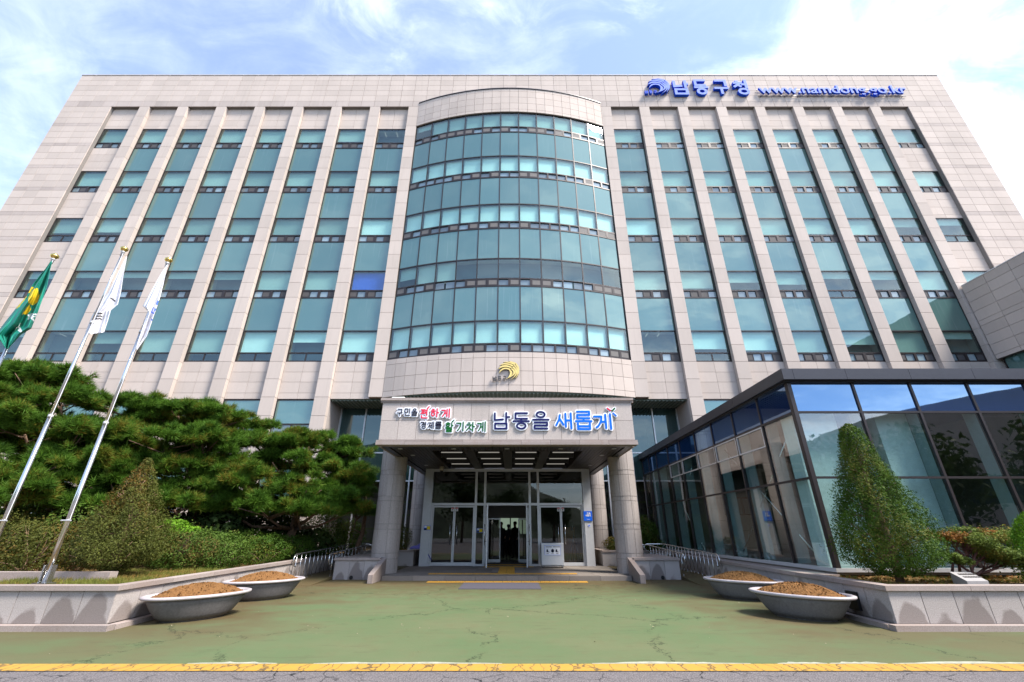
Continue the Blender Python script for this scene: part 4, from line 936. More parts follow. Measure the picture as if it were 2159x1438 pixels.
def url():
    t_ = thing('web_address_sign', (24.4, YP, 31.9), 'long blue web address in raised letters at the right end of the roof band', 'sign')
    txt = 'www.namdong.go.kr'; cu = bpy.data.curves.new('letter_source', 'FONT'); ob = bpy.data.objects.new('letter_source', cu); COL.objects.link(ob)
    cu.size = 1.0; cu.offset = .014; cu.resolution_u = 4; cu.extrude = .075; dg = bpy.context.evaluated_depsgraph_get()
    def width(s):
        cu.body = s; dg.update(); bpy.context.view_layer.update(); xs = [v[0] for v in ob.bound_box]; return min(xs), max(xs)
    data = []; total = width(txt)[1] - width(txt)[0]; base0 = width(txt)[0]
    for i, ch in enumerate(txt):
        r = width(txt[:i + 1])[1]; l0, l1 = width(ch); x = r - l1; cu.body = ch; dg.update(); bpy.context.view_layer.update()
        me = bpy.data.meshes.new_from_object(ob.evaluated_get(bpy.context.evaluated_depsgraph_get())); data.append((x - base0, me))
    bpy.data.objects.remove(ob)
    W_ = 11.25; sx = W_ / total; sz = 1.22
    for x, me in data:
        me.name = 'letter'
        for v in me.vertices: v.co = (18.85 + (x + v.co.x) * sx, YP - .22 - v.co.z, 31.93 + v.co.y * sz)
        me.materials.clear(); me.materials.append(M['signface']); me.materials.append(M['signside']); me.update()
        me.polygons.foreach_set('material_index', [0 if p.normal.y < -.9 else 1 for p in me.polygons]); link('letter', me, t_)
    b = MB(); b.box(18.8, 30.1, YP - .1, YP - .06, 31.84, 31.89); b.box(18.8, 30.1, YP - .1, YP - .06, 32.5, 32.54)
    for j in range(7): b.box(19 + 1.8 * j, 19.05 + 1.8 * j, YP - .06, YP + .02, 31.84, 31.88)
    b.build('mounting_rail', M['gun'], t_)
url()
# ------------------------------------------------------------------ planter walls
def planter_wall(sgn, label):
    w = thing('planter_wall', (XC + sgn * 7, 10, 0), label, 'planter wall', 'granite planter walls flanking the forecourt')
    c0 = Vector((XC + sgn * 6.55, 8.40, 0)); far = Vector((XC + sgn * 6.86, 20.2, 0)); out = Vector((XC + sgn * 22.0, 8.40, 0))
    for A, B in ((c0, out), (c0, far)):
        d = (B - A); L = d.length; d.normalize(); ang = math.atan2(d.y, d.x); nrm = Vector((-d.y, d.x, 0))
        if (A is c0 and B is out and nrm.y > 0) or (B is far and nrm.x * sgn > 0): nrm = -nrm      # nrm points to the visible side
        if B is far: kmax = L
        else: kmax = L
        b = MB(); i0 = A - nrm * .05; i1 = B - nrm * .05
        b.hexa([tuple(A - nrm * .046 + d * .05), tuple(B - nrm * .046), tuple(B - nrm * .26), tuple(A - nrm * .26 + d * .26)] + [tuple(p + Vector((0, 0, .6))) for p in (A - nrm * .046 + d * .05, B - nrm * .046, B - nrm * .26, A - nrm * .26 + d * .26)]); b.build('core', M['stone_dark'], w)
        n = int(L / .55); st = L / n
        for i in range(n):
            c_ = A + d * st * (i + .5) - nrm * .025; dr = ang + (math.pi if nrm.dot(Vector((math.sin(ang), -math.cos(ang), 0))) < 0 else 0)
            piece_r('wall_panel', M['planter'], w, (c_.x, c_.y, .325), (st - .012, .05, .47), dr)
        n = int(L / 1.3); st = L / n
        for i in range(n):
            o0 = -.04 if (i == 0 and B is out) else (.20 if i == 0 else 0)
            c_ = A + d * (st * (i + .5) + o0 / 2) - nrm * .08
            o = piece_r('cap_stone', M['cap'], w, (c_.x, c_.y, .605), (st - .006 - o0, .24, .075), ang)
        n = int(L / 1.0); st = L / n
        for i in range(n):
            o0 = -.16 if (i == 0 and B is out) else (0.0 if i == 0 else 0)
            c_ = A + d * (st * (i + .5) + o0 / 2) + nrm * .085; hh = .085 if B is out else .075
            piece_r('kerb_stone', M['cap'], w, (c_.x, c_.y, hh / 2 + .003), (st - .008 - o0, .15, hh), ang)
    return w
pwl = planter_wall(-1, 'low granite planter wall on the left with damp grey arches on its panels'); pwr = planter_wall(1, 'low granite planter wall on the right running back along the glass pavilion')
def bed(name, x0, x1, y0, y1, z, nx=40, ny=30, amp=.06):
    b = MB(); xs = np.linspace(x0, x1, nx + 1); ys = np.linspace(y0, y1, ny + 1)
    b.add([(x, y, z + amp * (math.sin(x * 1.9 + y) * .4 + math.sin(x * 5.1 - y * 3.3) * .25 + random.uniform(-.3, .3))) for y in ys for x in xs], [(j * (nx + 1) + i, j * (nx + 1) + i + 1, (j + 1) * (nx + 1) + i + 1, (j + 1) * (nx + 1) + i) for j in range(ny) for i in range(nx)])
    b.build(name, M['bed'], kind='structure', smooth=True)
bed('planting_bed', -30, -7.0, 8.62, 22.4, .57, 60, 40); bed('planting_bed', 6.62, 21, 8.62, 10.70, .57, 60, 12)
MB().box(XC + 6.9, 7.2, 10.7, 24.4, .3, .62).build('pavilion_plinth', M['cap'], kind='structure')
# small inner kerb the flagpoles stand behind
ik = thing('inner_kerb', (-12, 9.4, .6), 'short raised granite kerb inside the left planter behind the front cap', 'kerb')
for j in range(8): piece('kerb_stone', M['cap'], ik, -9.35 - 1.3 * j, -9.35 - 1.3 * j + 1.292, 9.75, 9.95, .5, .74)
# ramps, blocks and rails either side of the porch
for sgn, wd in ((-1, 'left'), (1, 'right')):
    x0, x1 = sorted((XC + sgn * 4.31, XC + sgn * 5.82))
    bk = thing('porch_block', ((x0 + x1) / 2, 16.9, 0), f'granite faced block beside the {wd} front column', 'wall', 'granite blocks beside the front columns')
    MB().box(x0 + .05, x1 - .05, 16.35, 18.9, 0, .58).build('core', M['stone_dark'], bk)
    q = np.linspace(x0, x1, 4)
    for i in range(3): piece('wall_panel', M['planter'], bk, q[i] + .004, q[i + 1] - .004, 16.3, 16.348, .004, .575)
    for i in range(4):
        for x in (x0, x1 - .048): piece_r('wall_panel', M['planter'], bk, (x + .024, 16.67 + .64 * i, .29), (.63, .048, .57), R(90))
    for i in range(2): piece('cap_stone', M['cap'], bk, x0 - .03 + i * (x1 - x0 + .06) / 2 + .003, x0 - .03 + (i + 1) * (x1 - x0 + .06) / 2 - .003, 16.26, 18.95, .582, .655)
    o = MB().lathe([(.045, -.03), (.06, -.03), (.06, .03), (.045, .03)], (0, 0, 0), 16); o.v = [(x_ + XC + sgn * 5.2, 16.285 - z_ * .3, y_ + .07) for x_, y_, z_ in o.v]; o.build('drain_pipe', M['black'], bk)
    x0, x1 = sorted((XC + sgn * 5.83, XC + sgn * 6.9)); o = MB().hexa([(x0, 14.6, -.01), (x1, 14.6, -.01), (x1, 16.8, -.01), (x0, 16.8, -.01), (x0, 14.6, .006), (x1, 14.6, .006), (x1, 16.8, .138), (x0, 16.8, .138)]); o.box(x0, x1, 16.801, 20.3, 0, .137)
    x2, x3 = sorted((XC + sgn * 4.16, XC + sgn * 5.829)); o.box(x2, x3, 18.96, 20.3, 0, .137); o.build('ramp', M['green'], kind='structure')
    x0, x1 = sorted((XC + sgn * 4.0, XC + sgn * 6.95))
    rp = thing('rear_planter', ((x0 + x1) / 2, 21, .1), f'dark granite planter box beside the {wd} side of the glass doors', 'planter', 'dark planter boxes beside the vestibule')
    MB().box(x0 + .05, x1, 20.35, 24.3, .1, .66).build('core', M['bed'], rp); q = np.linspace(x0, x1, 5)
    for i in range(4): piece('wall_panel', M['planter'], rp, q[i] + .004, q[i + 1] - .004, 20.3, 20.348, .14, .66); piece('cap_stone', M['cap'], rp, q[i] + .003, q[i + 1] - .003, 20.27, 20.5, .662, .735)
    xin = XC + sgn * 4.0
    for i in range(5): piece_r('wall_panel', M['planter'], rp, (xin - sgn * -.024, 20.74 + .76 * i, .40), (.75, .048, .52), R(90)); piece_r('cap_stone', M['cap'], rp, (xin + sgn * .08, 20.88 + .76 * i, .70), (.752, .22, .07), R(90))
    def rail(xr, ya, yb_, za, zb, label, posts, back=True):
        r = thing('handrail', (xr, ya, .1), label, 'handrail', 'steel ramp handrails')
        b = MB(); loop = [(xr, ya + .12 - .16 * math.sin(t), za - .17 + .17 * -math.cos(t) * -1) for t in np.linspace(math.pi, 0, 9)]
        pts = [(xr, ya + .18, za - .34)] + [(xr, ya + .12 - .17 * math.sin(t), za - .17 - .17 * math.cos(t)) for t in np.linspace(.2, math.pi - .2, 8)] + [(xr, ya + .15, za), (xr, yb_, zb)]
        if back: pts += [(xr - sgn * .22, yb_ + .1, zb), (xr - sgn * .75, yb_ + .12, zb), (xr - sgn * .87, yb_ + .12, zb - .07), (xr - sgn * .87, yb_ + .12, zb - .18), (xr - sgn * .75, yb_ + .12, zb - .25), (xr - sgn * .6, yb_ + .12, zb - .25)]
        b.tube(pts, .021, 8); b.build('top_rail', M['steel'], r, smooth=True)
        for y in posts:
            f_ = (y - ya) / (yb_ - ya); zt = za + (zb - za) * f_; gz = .006 + .132 * min(1, max(0, (y - 14.6) / 2.2))
            MB().tube([(xr, y, gz), (xr, y, zt - .01)], .014, 6).build('post', M['steel'], r, smooth=True)
            MB().lathe([(.03, 0), (.03, .012)], (xr, y, gz), 10).build('post_foot', M['steel'], r)
        return r
    rail(XC + sgn * 6.62, 15.0, 20.0, .82, .98, f'long steel ramp handrail against the {wd} planter wall', np.linspace(15.15, 19.8, 15))
    rail(XC + sgn * 5.92, 16.05, 20.0, .80, .95, f'inner steel handrail along the granite block left of the {wd} ramp' if sgn > 0 else 'inner steel handrail along the granite block right of the left ramp', np.linspace(16.3, 19.8, 10))

# ------------------------------------------------------------------ soil tubs
def tub(x, y, rot, a, b_, label, damp=1.0):
    t = thing('planter_tub', (x, y, 0), label, 'planter', 'oval grey tubs of bare soil')
    H = .40
    prof = [(.52, .0), (.60, .0), (.60, .03), (.66, .035), (.74, .10), (.83, .20), (.90, .29), (.96, H - .03)]
    MB().lathe(prof, (x, y, .005), 48, a, b_, rot).build('tub_body', M['pvc'], t, smooth=True)
    MB().lathe([(.955, H - .035), (1.03, H - .03), (1.055, H - .01), (1.05, H + .015), (1.0, H + .025), (.95, H + .01), (.93, H - .06)], (x, y, .005), 64, a, b_, rot, cap=False).build('tub_rim', M['rim'], t, smooth=True)
    m = MB(); seg, rings = 96, 26; cr, sr = math.cos(rot), math.sin(rot); vs_ = [(x, y, H + .16)]
    for i in range(1, rings + 1):
        f_ = i / rings
        for k in range(seg):
            th = 2 * math.pi * k / seg; px_, py_ = f_ * .945 * a * math.cos(th), f_ * .945 * b_ * math.sin(th)
            z_ = H - .03 + .21 * (1 - f_ ** 1.7) + .022 * math.sin(5 * th + 3 * f_ * 4) * f_ * (1 - f_) * 4 + random.uniform(-.012, .012) * (1 if f_ < .97 else 0)
            vs_.append((x + px_ * cr - py_ * sr, y + px_ * sr + py_ * cr, z_))
    fs_ = [(0, 1 + k, 1 + (k + 1) % seg) for k in range(seg)]
    for i in range(rings - 1):
        for k in range(seg): a0 = 1 + i * seg; fs_.append((a0 + k, a0 + seg + k, a0 + seg + (k + 1) % seg, a0 + (k + 1) % seg))
    m.add(vs_, fs_); m.build('soil_mound', M['soil'], t)
    n = 420; th = rng.uniform(0, 6.283, n); f_ = np.sqrt(rng.uniform(0, .9, n)); P = np.stack([x + f_ * .93 * a * np.cos(th) * cr - f_ * .93 * b_ * np.sin(th) * sr, y + f_ * .93 * a * np.cos(th) * sr + f_ * .93 * b_ * np.sin(th) * cr, H - .02 + .21 * (1 - f_ ** 1.7)], 1)
    npmesh('soil_crumbs', leaves(P, np.tile([0, 0, 1.0], (n, 1)), .035, .8, 1.2), 4, M['soil'], t, 'stuff')
tub(-5.95, 9.42, R(52), .87, .55, 'nearest left oval tub heaped with orange brown soil'); tub(-6.0, 11.9, R(42), .87, .55, 'further left oval tub of soil beside the planter wall')
tub(5.52, 9.50, R(-50), .87, .55, 'nearest right oval tub heaped with orange brown soil'); tub(5.62, 11.95, R(-42), .87, .55, 'further right oval tub of darker soil in the shade')

# ------------------------------------------------------------------ flagpoles and flags
def flagpole(x, y, top, label):
    p = thing('flagpole', (x, y, .6), label, 'flagpole', 'steel flagpoles in the left planter')
    zb = .6; m1 = zb + (top - zb) * .42; m2 = zb + (top - zb) * .72
    MB().tube([(x, y, zb), (x, y, m1)], [.044, .039], 16).build('lower_tube', M['steel'], p, smooth=True)
    MB().tube([(x, y, m1), (x, y, m2)], [.034, .030], 16).build('middle_tube', M['steel'], p, smooth=True); MB().tube([(x, y, m2), (x, y, top - .22)], [.026, .022], 16).build('upper_tube', M['steel'], p, smooth=True)
    for z_, r_ in ((m1, .046), (m2, .037)): MB().tube([(x, y, z_ - .03), (x, y, z_ + .03)], r_, 16).build('collar', M['alu'], p, smooth=True)
    MB().lathe([(.0, -.075), (.05, -.06), (.085, -.02), (.085, .02), (.05, .055), (.0, .07)], (x, y, top), 20, cap=False).build('finial', M['brass'], p, smooth=True)
    MB().lathe([(.03, -.22), (.03, -.12), (.045, -.11), (.045, -.08), (.02, -.075), (.02, -.05)], (x, y, top), 14).build('truck', M['alu'], p, smooth=True)
    b = MB()
    for s_ in (-1, 1): b.box(x + s_ * .07 - .012, x + s_ * .07 + .012, y - .05, y + .05, .56, .92)
    b.box(x - .13, x + .13, y - .10, y + .10, .575, .63); b.build('base_bracket', M['steel'], p)
    b = MB(); b.tube([(x + .07, y - .05, 1.7), (x + .05, y - .03, top - .15)], .006, 5); b.build('halyard', M['white'], p); MB().tube([(x - .09, y - .05, 1.68), (x + .1, y - .05, 1.68)], .014, 8).build('cleat', M['alu'], p)
P3 = at(97, 1219, 9.0); P2 = (-9.98, 9.15); P1 = (-11.55, 9.05)
flagpole(P3.x, 9.0, at(351, 548, 9.0).z, 'steel flagpole nearest the entrance with a gold ball'); flagpole(P2[0], P2[1], at(268, 525, 9.15).z, 'tallest steel flagpole in the middle with a gold ball'); flagpole(P1[0], P1[1], at(112, 540, 9.05).z, 'leftmost steel flagpole with a gold ball')
def lerp_poly(P, t):
    L = [0]; 
    for a, b in zip(P[:-1], P[1:]): L.append(L[-1] + math.hypot(b[0] - a[0], b[1] - a[1]))
    d = t * L[-1]
    for i in range(len(P) - 1):
        if d <= L[i + 1] or i == len(P) - 2:
            f_ = (d - L[i]) / max(1e-6, L[i + 1] - L[i]); return (P[i][0] + (P[i + 1][0] - P[i][0]) * f_, P[i][1] + (P[i + 1][1] - P[i][1]) * f_)
def flag(label, Lp, Rp, Y, pole_side, base, prints, folds, amp, grp='flags hanging limp on the poles'):
    nu, nv = 48, 110; b = MB(); vs_ = []; px_ = []
    for j in range(nv + 1):
        t = j / nv; l, r = lerp_poly(Lp, t), lerp_poly(Rp, t)
        for i in range(nu + 1):
            s = i / nu; ss = s + .035 * math.sin(s * 6.283 * folds + t * 3) ; ss = s if s in (0, 1) else min(1, max(0, ss))
            X, Yp = l[0] + (r[0] - l[0]) * ss, l[1] + (r[1] - l[1]) * ss; px_.append((X, Yp))
            w = amp * min(1, t * 2.2); dy = w * math.sin(s * 6.283 * folds + t * 2.4 + .6) + w * .45 * math.sin(s * 6.283 * folds * 2.3 - t * 5)
            vs_.append(tuple(at(X, Yp, Y + dy)))
    fs_ = []; mi = []
    mats = [M[base]] + [M[m_] for m_, _ in prints]
    for j in range(nv):
        for i in range(nu):
            a = j * (nu + 1) + i; fs_.append((a, a + nu + 1, a + nu + 2, a + 1)); c_ = px_[a]; k = 0
            for q_, (_, test) in enumerate(prints):
                if test(c_[0], c_[1]): k = q_ + 1
            mi.append(k)
    b.add(vs_, fs_); b.mi = mi
    o = b.build('flag', mats, smooth=True); so_ = o.modifiers.new('cloth_thickness', 'SOLIDIFY'); so_.thickness = .004
    tag(o, label, 'flag', grp); return o
def inpoly(P):
    def f(x, y):
        c_ = False; n = len(P)
        for i in range(n):
            (xa, ya), (xb_, yb_) = P[i], P[(i + 1) % n]
            if (ya > y) != (yb_ > y) and x < (xb_ - xa) * (y - ya) / (yb_ - ya) + xa: c_ = not c_
        return c_
    return f
def anyof(*fs_): return lambda x, y: any(f_(x, y) for f_ in fs_)
def seg_(xa, ya, xb_, yb_, w):
    def f(x, y):
        dx, dy = xb_ - xa, yb_ - ya; t = max(0, min(1, ((x - xa) * dx + (y - ya) * dy) / (dx * dx + dy * dy))); return math.hypot(x - xa - t * dx, y - ya - t * dy) < w
    return f
flag('limp green flag with yellow emblem and white letters on the leftmost pole', [(107, 551), (96, 567), (69, 600), (56, 624), (35, 648), (10, 680), (-10, 706), (12, 735)], [(110, 551), (105, 570), (99, 602), (90, 629), (80, 658), (66, 693), (45, 705), (17, 736)], 8.85, -1, 'gflag',
     [('yflag', anyof(inpoly([(73, 607), (80, 607), (83, 622), (79, 636), (70, 643), (60, 638), (60, 626), (66, 614)]), inpoly([(67, 603), (72, 605), (62, 617), (57, 616)]), inpoly([(51, 624), (57, 625), (40, 647), (33, 649)]), inpoly([(62, 641), (66, 652), (56, 662), (46, 662)]))), ('wflag', anyof(seg_(59, 663, 74, 677, 1.7), seg_(66, 661, 60, 672, 1.5), seg_(66, 661, 78, 662, 1.4), seg_(67, 666, 78, 667, 1.4), seg_(78, 662, 77, 667, 1.4), seg_(41, 690, 45, 697, 1.6), seg_(39, 695, 44, 699, 1.4)))], 1.6, .13)
flag('limp white national flag with black trigram bars on the middle pole', [(266, 541), (245, 583), (227, 618), (212, 636), (194, 666), (180, 700), (187, 705)], [(267.5, 541), (260, 580), (255, 614), (248, 642), (233, 655), (227, 677), (219, 701)], 9.32, 1, 'wflag',
     [('bprint', anyof(*[seg_(205 - 1.2 * i + dx, 660 + 5.5 * i, 209 - 1.2 * i + dx, 661 + 5.5 * i, 1.7) for i in range(3) for dx in (-6, 0, 6)], seg_(234, 628, 242, 634, 1.6)))], 1.4, .05)
flag('limp white flag with a blue curved mark on the pole nearest the entrance', [(350, 560), (330, 593), (301, 645), (312, 656), (304, 677), (290, 719), (287, 737)], [(352.6, 559), (344, 600), (337, 628), (321, 677), (315, 695), (309, 710), (289, 738)], 8.86, 1, 'wflag',
     [('uprint', anyof(seg_(323, 648, 319, 657, 1.3), seg_(319, 657, 324, 660, 1.3), seg_(324, 660, 327, 650, 1.2), seg_(331, 640, 334, 634, 2.0), seg_(320, 672, 322, 676, 1.6)))], 1.5, .05)

# ------------------------------------------------------------------ vegetation
def pine(label, base, lean, pads, mat, dens=1.0, rt=.17, group='pines in the left planter'):
    t = thing('pine_tree', base, label, 'tree', group); b = MB(); base = Vector(base)
    pc = [(at(px_, py_, Y), rx * Y / FPX / 1.02, rz * Y / FPX / 1.02) for px_, py_, rx, rz, Y in pads]
    top = base + Vector(lean); mid = base.lerp(top, .5) + Vector((random.uniform(-.25, .25), .1, 0))
    path = [base, base.lerp(mid, .5) + Vector((.1, 0, 0)), mid, mid.lerp(top, .5) + Vector((-.12, 0, .05)), top]; b.tube(path, [rt, rt * .85, rt * .68, rt * .5, rt * .3], 10)
    for c_, rx, rz in pc:
        i = min(range(len(path)), key=lambda q_: abs(path[q_].z - (c_.z - .9)) + .15 * (path[q_] - c_).length); s_ = path[i]; m_ = s_.lerp(c_, .55) + Vector((random.uniform(-.2, .2), random.uniform(-.2, .2), -.25 - .1 * random.random())); e_ = c_ + Vector((0, 0, -rz * .5))
        b.tube([s_, m_, e_], [rt * .34, rt * .24, .03], 7)
        for _ in range(5):
            th = random.uniform(0, 6.28); b.tube([m_.lerp(e_, random.uniform(.4, 1)), c_ + Vector((math.cos(th) * rx * .6, math.sin(th) * rx * .5, -rz * .1 * random.random()))], [.028, .012], 5)
    b.build('trunk', M['bark'], t, smooth=True)
    V = []
    for c_, rx, rz in pc:
        nc = int(7 + 11 * rx)
        for _ in range(nc):
            th = random.uniform(0, 6.283); f_ = math.sqrt(random.random()) * 1.06; cc = np.array([c_.x + math.cos(th) * f_ * rx, c_.y + math.sin(th) * f_ * rx * .8, c_.z + rz * (random.uniform(-.55, .6) + .4 * (1 - f_))]); cr = random.uniform(.17, .36)
            n = int(dens * 82 * (cr / .26) ** 2); q = ball(n); q[:, 2] = np.where(q[:, 2] < -.2, q[:, 2] * .3, q[:, 2])
            P = cc + q * rng.uniform(.35, 1.0, (n, 1)) * np.array([cr, cr, cr * .62]); D = unit(q * np.array([.8, .8, .5]) + np.array([0, 0, .5]) + rng.normal(0, .15, (n, 3)))
            V.append(tufts(P, D, .20, 11, .021))
        for _ in range(int(nc * .5)):
            th = random.uniform(0, 6.283); e_ = np.array([c_.x + math.cos(th) * rx * random.uniform(.95, 1.25), c_.y + math.sin(th) * rx * .9, c_.z + rz * random.uniform(-.4, .5)]); n = 9
            P = e_ + rng.normal(0, .05, (n, 3)); V.append(tufts(P, unit(np.tile([math.cos(th) * .7, math.sin(th) * .7, .5], (n, 1))), .20, 12, .016))
    npmesh('crown', np.concatenate(V), 3, mat, t)
pine('tall dark pine at the left edge, layered crown behind the left flagpoles', (-14.2, 14.0, .5), (.2, -.3, 3.6), [(60, 800, 110, 34, 13.5), (-50, 840, 130, 40, 13), (132, 842, 56, 24, 13.2), (60, 900, 120, 34, 12.5), (150, 918, 70, 28, 13), (-50, 960, 120, 35, 12.5), (176, 962, 62, 22, 13), (20, 1040, 66, 38, 11.8), (95, 985, 70, 24, 12.6), (-30, 900, 90, 30, 12.4), (120, 1050, 60, 22, 13.5), (30, 850, 90, 25, 12.8), (100, 945, 80, 26, 13.9), (70, 796, 80, 34, 13.9), (-5, 815, 90, 34, 13.7), (110, 812, 50, 24, 13.9), (0, 1000, 90, 30, 13.2)], M['needle'])
pb = at(396, 1120, 15.5)
pine('spreading pine with a pale twisted branch right of the flagpoles', (pb.x, 15.5, .5), (-.9, .2, 4.9), [(270, 862, 80, 20, 15), (380, 866, 90, 24, 15.5), (470, 882, 60, 26, 15.5), (240, 908, 70, 20, 14.5), (350, 935, 110, 26, 14.5), (430, 925, 70, 26, 14.8), (290, 988, 80, 22, 14), (175, 992, 60, 20, 13.5), (215, 1022, 70, 22, 13.5), (400, 988, 70, 22, 15), (330, 1037, 50, 16, 14.5), (420, 1033, 60, 22, 15), (370, 1066, 60, 16, 14.5), (185, 1060, 50, 18, 13.2), (300, 905, 60, 18, 15.6), (480, 935, 50, 22, 15.8), (320, 962, 100, 24, 15.4), (235, 945, 80, 24, 14.8), (440, 970, 70, 24, 15.6), (330, 885, 60, 18, 15.4), (270, 1040, 60, 22, 14.8), (200, 905, 40, 18, 14.6)], M['needle'])
pc_ = at(600, 1130, 17)
pine('wide low pine reaching towards the porch column', (pc_.x, 17, .5), (.2, .1, 4.2), [(520, 905, 52, 24, 16.5), (565, 938, 90, 24, 17), (655, 940, 80, 24, 17), (728, 950, 52, 20, 17.4), (600, 980, 100, 28, 16.5), (700, 988, 70, 22, 17), (545, 1014, 110, 32, 16), (640, 1034, 90, 32, 16), (735, 1012, 38, 18, 17), (480, 1062, 60, 24, 15.8), (560, 1072, 90, 26, 15.5), (690, 1052, 70, 22, 16.5), (630, 1078, 70, 20, 16), (728, 1072, 44, 22, 17), (600, 930, 70, 20, 16.4), (470, 1010, 50, 24, 15.6)], M['needle'])
bb = at(760, 1130, 18.6)
pine('small blue green pine beside the tall hall glass', (bb.x - .3, 19.0, .5), (.1, 0, 3.6), [(740, 955, 36, 18, 19), (715, 985, 40, 18, 19), (752, 1000, 34, 18, 19), (738, 1040, 42, 20, 18.8), (755, 1075, 30, 16, 18.8)], M['needle2'], 1.1, .1)
def conifer(label, base, prof, leafm, n, size, twigs, name='clipped_yew', aspect=.42, shear=0.0, barkm='bark', fill=.55, cat='shrub'):
    t = thing(name, base, label, cat); bx, by, bz = base; zs = np.array([p[0] for p in prof]); rs = np.array([p[1] for p in prof])
    z_ = rng.uniform(zs[0], zs[-1], n * 3); r_ = np.interp(z_, zs, rs); keep = rng.uniform(0, rs.max(), n * 3) < r_; z_ = z_[keep][:n]; r_ = r_[keep][:n]; th = rng.uniform(0, 2 * np.pi, len(z_))
    f_ = (fill + (1 - fill) * np.sqrt(rng.uniform(0, 1, len(z_)))) * (1 + .12 * np.sin(th * 5 + z_ * 4) + .10 * np.sin(th * 11 - z_ * 9) + rng.normal(0, .05, len(z_)) + np.where(rng.uniform(0, 1, len(z_)) < .05, rng.uniform(0, .22, len(z_)), 0))
    P = np.stack([bx + r_ * f_ * np.cos(th) + shear * (z_ - zs[0]), by + r_ * f_ * np.sin(th), bz + z_], 1); Nn = np.stack([np.cos(th), np.sin(th), np.full(len(z_), .55)], 1)
    npmesh('foliage', leaves(P, Nn, size, aspect, .75), 4, leafm, t)
    b = MB(); H = zs[-1]; b.tube([(bx, by, bz - .05), (bx + .03, by, bz + H * .3), (bx + shear * H * .8, by, bz + H * .85)], [.075, .055, .015], 8)
    for _ in range(twigs):
        z0 = random.uniform(.05, H * .75); th0 = random.uniform(0, 6.28); z1 = z0 + random.uniform(.1, .5); r1 = float(np.interp(z1, zs, rs)) * .92; e_ = Vector((bx + r1 * math.cos(th0) + shear * z1, by + r1 * math.sin(th0), bz + z1)); s0 = Vector((bx + shear * z0, by, bz + z0)); m_ = s0.lerp(e_, .5) + Vector((random.uniform(-.08, .08), random.uniform(-.08, .08), -.06)); b.tube([s0, m_, e_], [.016, .011, .005], 5)
    b.build('stem', M[barkm], t, smooth=True); return t
conifer('sparse olive brown cone shaped shrub beside the nearest flagpole', (-8.62, 10.45, .58), [(.12, .22), (.35, .78), (.6, .92), (.95, .80), (1.35, .57), (1.8, .37), (2.15, .22), (2.5, .06)], M['dryyew'], 34000, .045, 60, barkm='twig', fill=.35)
conifer('tall dense green yew clipped to a leaning cone before the glass pavilion', (7.47, 9.42, .58), [(.12, .3), (.4, .80), (.7, .86), (1.1, .76), (1.5, .62), (1.95, .46), (2.4, .32), (2.75, .25), (2.95, .18), (3.08, .05)], M['yew'], 42000, .042, 50, shear=-.02, fill=.6)
t_ = conifer('bright fresh green upright conifer at the right edge', (10.05, 8.95, .2), [(.0, .3), (.3, .46), (.8, .5), (1.2, .42), (1.5, .25), (1.65, .08)], M['bright'], 16000, .05, 14, 'upright_conifer', .35, fill=.6)
def hedge(label, blobs, leafm, per, size, name='hedge', cat='hedge', twigs=10, aspect=.6, barkm='bark', group=None):
    base = Vector(blobs[0][0]); t = thing(name, (base.x, base.y, .58), label, cat, group); V = []; b = MB()
    for c_, r3 in blobs:
        n = int(per * (r3[0] * r3[1] + r3[0] * r3[2] + r3[1] * r3[2])); q = ball(n); f_ = rng.uniform(.45, 1, (n, 1)) ** .35 * (1 + .09 * np.sin(q[:, :1] * 9 + c_[0]) + .08 * np.cos(q[:, 1:2] * 11) + rng.normal(0, .05, (n, 1)))
        P = np.array(c_) + q * f_ * np.array(r3); P = P[P[:, 2] > .52]; qn = unit(P - np.array(c_)); V.append(leaves(P, qn + np.array([0, 0, .4]), size, aspect, .7))
        for _ in range(twigs):
            e_ = Vector(c_) + Vector(ball(1)[0] * np.array(r3) * .85); e_.z = max(e_.z, .65); s0 = Vector((c_[0] + random.uniform(-.2, .2) * r3[0], c_[1], .56)); b.tube([s0, s0.lerp(e_, .5) + Vector((0, 0, .08)), e_], [.014, .01, .005], 5)
    npmesh('foliage', np.concatenate(V), 4, leafm, t); b.build('stem', M[barkm], t, smooth=True); return t
hedge('rounded low hedge between the cone shrub and the planter wall', [((-8.55, 12.6, 1.0), (.9, .9, .55)), ((-7.9, 12.9, .98), (.75, .9, .50)), ((-9.4, 13.2, 1.1), (.8, .8, .6))], M['hedge'], 4200, .05)
hedge('darker low hedge further back along the left planter wall', [((-7.75, 14.9, .95), (.7, 1.3, .45)), ((-7.7, 16.8, .95), (.6, 1.1, .42)), ((-8.8, 15.5, 1.05), (.8, 1.0, .5))], M['yew'], 3200, .05)
hedge('rounded bush behind the left ramp handrail', [((-7.75, 19.3, 1.35), (.95, .9, .85)), ((-8.9, 19.0, 1.2), (.9, .8, .75)), ((-6.95, 20.0, 1.3), (.7, .6, .65))], M['hedge'], 2600, .06, 'bush', 'shrub')
hedge('loose olive shrub under the left pine beside the flagpole kerb', [((-11.2, 11.2, 1.15), (1.0, .8, .6)), ((-12.6, 11.5, 1.2), (1.0, .8, .7)), ((-13.9, 11.4, 1.1), (.9, .8, .6)), ((-10.4, 11.6, 1.2), (.6, .6, .6))], M['dryyew'], 3200, .05, 'bush', 'shrub', 18, barkm='twig')
hedge('broad leaved green shrub behind the olive shrub on the left', [((-12.2, 13.0, 1.6), (1.3, .8, .75)), ((-14.0, 13.0, 1.5), (1.1, .8, .8)), ((-10.4, 13.6, 1.35), (.9, .7, .6))], M['hedge'], 1500, .085, 'bush', 'shrub', 8)
